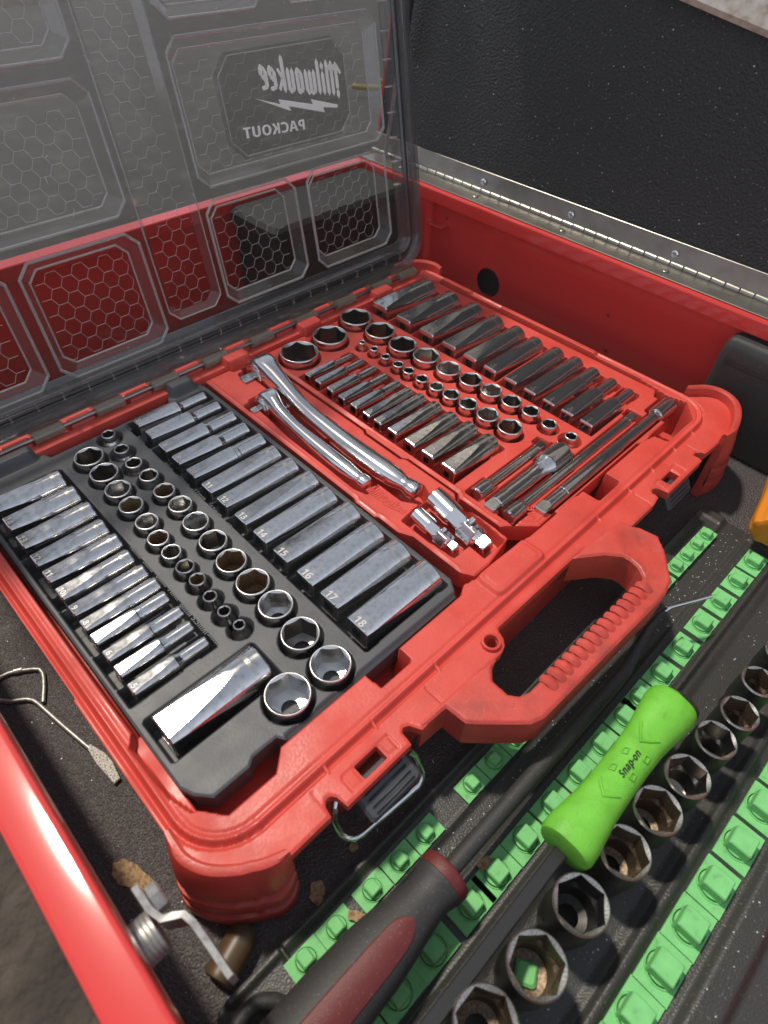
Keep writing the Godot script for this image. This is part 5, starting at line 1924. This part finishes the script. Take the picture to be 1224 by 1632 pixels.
func build_loose_things() -> void:
	# bent wire puller with a flat painted blade
	var t := thing("wire_puller", "bent steel wire tool with a loop handle and a chipped pale blade on the mat", "hand tool", Vector3(-18, -61.2, 200))
	var mb := MB.new()
	mb.smooth = 40.0
	var path := PackedVector3Array()
	for p in [[4.5, 14.0], [10.5, 4.2], [13.5, -2.0], [14.8, -6.0], [14.5, -10.0], [11, -13], [7, -15.4], [2, -18.5], [-4, -21], [-10, -22], [-16, -20.5], [-20, -16], [-20.5, -10.5], [-17, -5], [-12.5, -0.5], [-7, 2.5], [-3, 5.0], [0.0, 8.5], [1.6, 13], [3.6, 22], [7.2, 38], [10.6, 52], [13, 62]]:
		path.append(Vector3(p[0] * 0.85, 1.6, (p[1] - 19) * 1.0))
	mb.tube(path, [1.35], 12)
	put("wire", mb.mesh(), M.zinc, t)
	mb = MB.new()
	for i in [[7, 0.5], [11, 0.5]]:
		var a: Vector3 = path[i[0]]
		var d := (path[i[0] + 1] - a).normalized() * 3.2
		mb.tube(PackedVector3Array([a - d, a - d * 0.8, a + d * 0.8, a + d]), [1.0, 1.9, 1.9, 1.0], 10)
	put("crimp", mb.mesh(), M.zinc, t)
	mb = MB.new()
	mb.prism(pv([[9.6, 41], [12.4, 41], [16, 52], [16.8, 60], [15.2, 72], [11.0, 72.6], [10.0, 62], [9.2, 55]]), 0.7, 2.6, 0.4)
	put("blade", mb.mesh(), textured(ramp_tex(0.05, 131, [[0.0, Color(0.08, 0.075, 0.065)], [0.34, Color(0.16, 0.15, 0.13)], [0.42, Color(0.52, 0.5, 0.44)], [1.0, Color(0.62, 0.60, 0.54)]], 256, 4), 60.0, 0.6), t, Vector3(0.5, 0.2, 0))
	# dried leaves
	flake("dry_leaf", "curled tan dried leaf on the mat beside the case's near corner", Vector3(-23, -61, 324), [[-6.5, -10], [-3, -13], [1.5, -11.5], [4.5, -6], [5.5, 1], [6.5, 8], [7.5, 14.5], [3, 12.5], [-1.5, 7], [-4.5, 1], [-7, -4]], 4, 1.8, M.leaf)
	flake("dry_leaf", "torn pointed scrap of brown leaf between the case corner and the green pegs", Vector3(44, -60.6, 398), [[-5, -3], [1, -6.5], [5.5, -3.5], [3.5, 1], [-1, 3], [-5.5, 7]], 10, 1.4, M.leaf)
	flake("dry_leaf", "brown scrap of leaf caught between the green pegs and the screwdriver's grip", Vector3(50, -50.4, 420.5), [[-2.5, -4], [1, -5], [2.2, -1], [1.6, 4], [-1.4, 4.5], [-2.6, 1]], 30, 1.2, M.leaf)
	flake("dry_leaf", "ragged brown scrap of leaf on the black rack between two green tiles", Vector3(116, -51.4, 451), [[-5, -1.5], [-1, -3.6], [3, -3], [5, -0.5], [2.4, 1.0], [1.2, 3.6], [-1.6, 2.0], [-4, 2.2]], -20, 1.6, M.leaf)
	flake("dry_leaf", "small round tan crumb of leaf beside the front latch's wire bail", Vector3(72, -60.8, 394), [[-2.4, -1.6], [0.5, -2.4], [3, -0.8], [2.2, 1.8], [-1, 2.2], [-2.6, 0.8]], 0, 0.8, M.leaf)
	# brown glossy knob under the lock cam
	mb = MB.new()
	mb.smooth = 45.0
	mb.lathe([[0, 0.01], [0.6, 3.6], [2.4, 6.2], [5, 7.6], [9, 8.2], [24, 8.4], [26, 8.0], [26.6, 6.8], [26.6, 0.01]], 32, Vector3.AXIS_X, false)
	var k := put("brown_knob", mb.mesh(), M.amber, self, Vector3(9, -55.6, 384.5), Vector3(0, 200, 0))
	tag(k, "glossy brown rounded plug lying on the mat behind the steel lock cam", "plug")
	# black carry loop poking up at the rack's near end
	mb = MB.new()
	mb.smooth = 40.0
	path = PackedVector3Array()
	for i in 15:
		var w := deg_to_rad(-20.0 + 220.0 * i / 14.0)
		path.append(Vector3(-12 + cos(w) * 15.0, -44 + sin(w) * 5.0, 432 - sin(w) * 17.0))
	mb.tube(path, [4.0], 14, Vector2(1.0, 1.5))
	k = put("black_loop", mb.mesh(), M.rubber, self)
	tag(k, "thick glossy black plastic loop in the chest's near corner below the lock", "loop")
	# dark padded box standing against the hinge wall
	t = thing("padded_box", "dark grey padded box standing against the red hinge wall beside the case", "box", Vector3(562, -61.4, 470))
	mb = MB.new()
	mb.smooth = 40.0
	var rings := []
	for q in [[0, 4.0], [3, 0.6], [20, 0.0], [84, 0.0], [95, 0.8], [101, 3.0], [103.5, 6.5]]:
		var r := PackedVector3Array()
		for c in [[1, 1, 0], [-1, 1, 90], [-1, -1, 180], [1, -1, 270]]:
			for n in 6:
				var w := deg_to_rad(c[2] + 90.0 * n / 5.0)
				r.append(Vector3(c[0] * 5.0 + cos(w) * (7.5 - q[1]), q[0], c[1] * 122.0 + sin(w) * (8.0 - q[1])))
		rings.append(r)
	mb.loft(rings)
	put("padded_cover", mb.mesh(), M.rubber, t)
	mb = MB.new()
	for y in [82, 86]:
		mb.box(Vector3(-13.2, y, -122), Vector3(-12.2, y + 1.2, 122), 0.4)
	put("seam_piping", mb.mesh(), M.black_gloss, t)
	# orange handle at the photo's edge
	mb = MB.new()
	mb.smooth = 40.0
	rings = []
	for q in [[0, 10], [2, 13], [10, 14], [40, 13], [80, 14], [95, 15], [99, 12]]:
		var r := PackedVector3Array()
		for i in 36:
			var w := TAU * i / 36.0
			var rad: float = q[1] * (1.0 - 0.06 * cos(w * 8.0))
			r.append(Vector3(q[0], cos(w) * rad, sin(w) * rad))
		rings.append(r)
	mb.loft(rings)
	k = put("orange_handle", mb.mesh(), M.orange, self, Vector3(438, -28, 458), Vector3(0, 12, 4))
	tag(k, "fluted orange tool handle lying on the far end of the peg rack", "tool handle")
	# mottled plank resting against the chest lid
	mb = MB.new()
	mb.box(Vector3(-9, 0, -160), Vector3(9, 90, 900), 4.0)
	k = put("mottled_plank", mb.mesh(), M.stone, self, Vector3(610, 249, 150), Vector3(9.5, 0, -8))
	tag(k, "pale mottled plank leaning along the top of the black chest lid", "plank")
	# flecks on the mat
	mb = MB.new()
	var r2 := RandomNumberGenerator.new()
	r2.seed = 5
	for i in 900:
		var p := Vector3(r2.randf_range(-34, 560), -61.45, r2.randf_range(-120, 400))
		if i > 420:
			var band: Array = [[427, 445, -55.95], [484, 516, -54.95], [558, 570, -48.95], [576, 630, -52.95], [426, 446, -55.95]][i % 5]
			p = Vector3(r2.randf_range(-20, 455), band[2], r2.randf_range(band[0], band[1]))
		var l := r2.randf_range(0.25, 0.5) if i % 9 else r2.randf_range(0.6, 1.3)
		var w := r2.randf_range(0.2, 0.4)
		var n0 := mb.t.size()
		mb.box(Vector3(-l, 0, -w), Vector3(l, 0.3, w), 0.05)
		mb.moved(Transform3D(Basis(Vector3.UP, r2.randf() * TAU), p), n0)
	k = put("litter", mb.mesh(), M.mark, self)
	k.set_meta("kind", "stuff")
	tag(k, "pale flecks of grit and chips scattered over the black mat and peg rack", "grit")
	# dark box behind the lid, against the far end wall
	mb = MB.new()
	mb.box(Vector3(372, -61.4, -124.5), Vector3(556, 52, -50), 5.0)
	mb.box(Vector3(368, 40, -125.0), Vector3(559, 55, -46), 4.0)
	k = put("parts_box", mb.mesh(), M.dark, self)
	tag(k, "black lidded parts box behind the clear lid, against the far end wall", "box")
	# dark matting and boards on the ground behind the chest
	mb = MB.new()
	mb.box(Vector3(-1500, -760, -6500), Vector3(6500, -748, -420), 3.0)
	k = put("rubber_matting", mb.mesh(), textured(ramp_tex(0.01, 141, [[0.0, Color(0.008, 0.007, 0.006)], [0.6, Color(0.018, 0.016, 0.013)], [0.85, Color(0.035, 0.029, 0.021)], [1.0, Color(0.06, 0.05, 0.036)]], 512, 6), 0.8, 0.7), self)
	tag(k, "wide dark rubber matting on the ground behind the red chest", "matting")
	mb = MB.new()
	mb.box(Vector3(-420, 0, -45), Vector3(420, 32, 45), 3.0)
	k = put("board", mb.mesh(), M.stone, self, Vector3(190, -747.5, -780), Vector3(0, 8, 0))
	tag(k, "pale board lying on the dark matting, dim through the clear lid's left", "board", "boards behind the chest")
	mb = MB.new()
	mb.box(Vector3(-340, 0, -120), Vector3(340, 40, 120), 3.0)
	k = put("board", mb.mesh(), M.leaf, self, Vector3(800, -747.5, -1150), Vector3(0, 24, 0))
	tag(k, "brown board lying on the dark matting, dim through the lid's middle", "board", "boards behind the chest")
	# things on the ground far behind, dim through the clear lid
	mb = MB.new()
	mb.smooth = 50.0
	path = PackedVector3Array()
	for i in 60:
		var w := i * 0.32
		path.append(Vector3(cos(w * 0.14) * (150 + i * 0.8), 16 + i * 0.6, sin(w * 0.14) * (150 + i * 0.8)))
	mb.tube(path, [14.0], 10)
	k = put("short_hose", mb.mesh(), M.yellow, self, Vector3(3150, -746, -2900))
	tag(k, "short dull yellow hose curving on the ground far behind the clear lid", "hose")
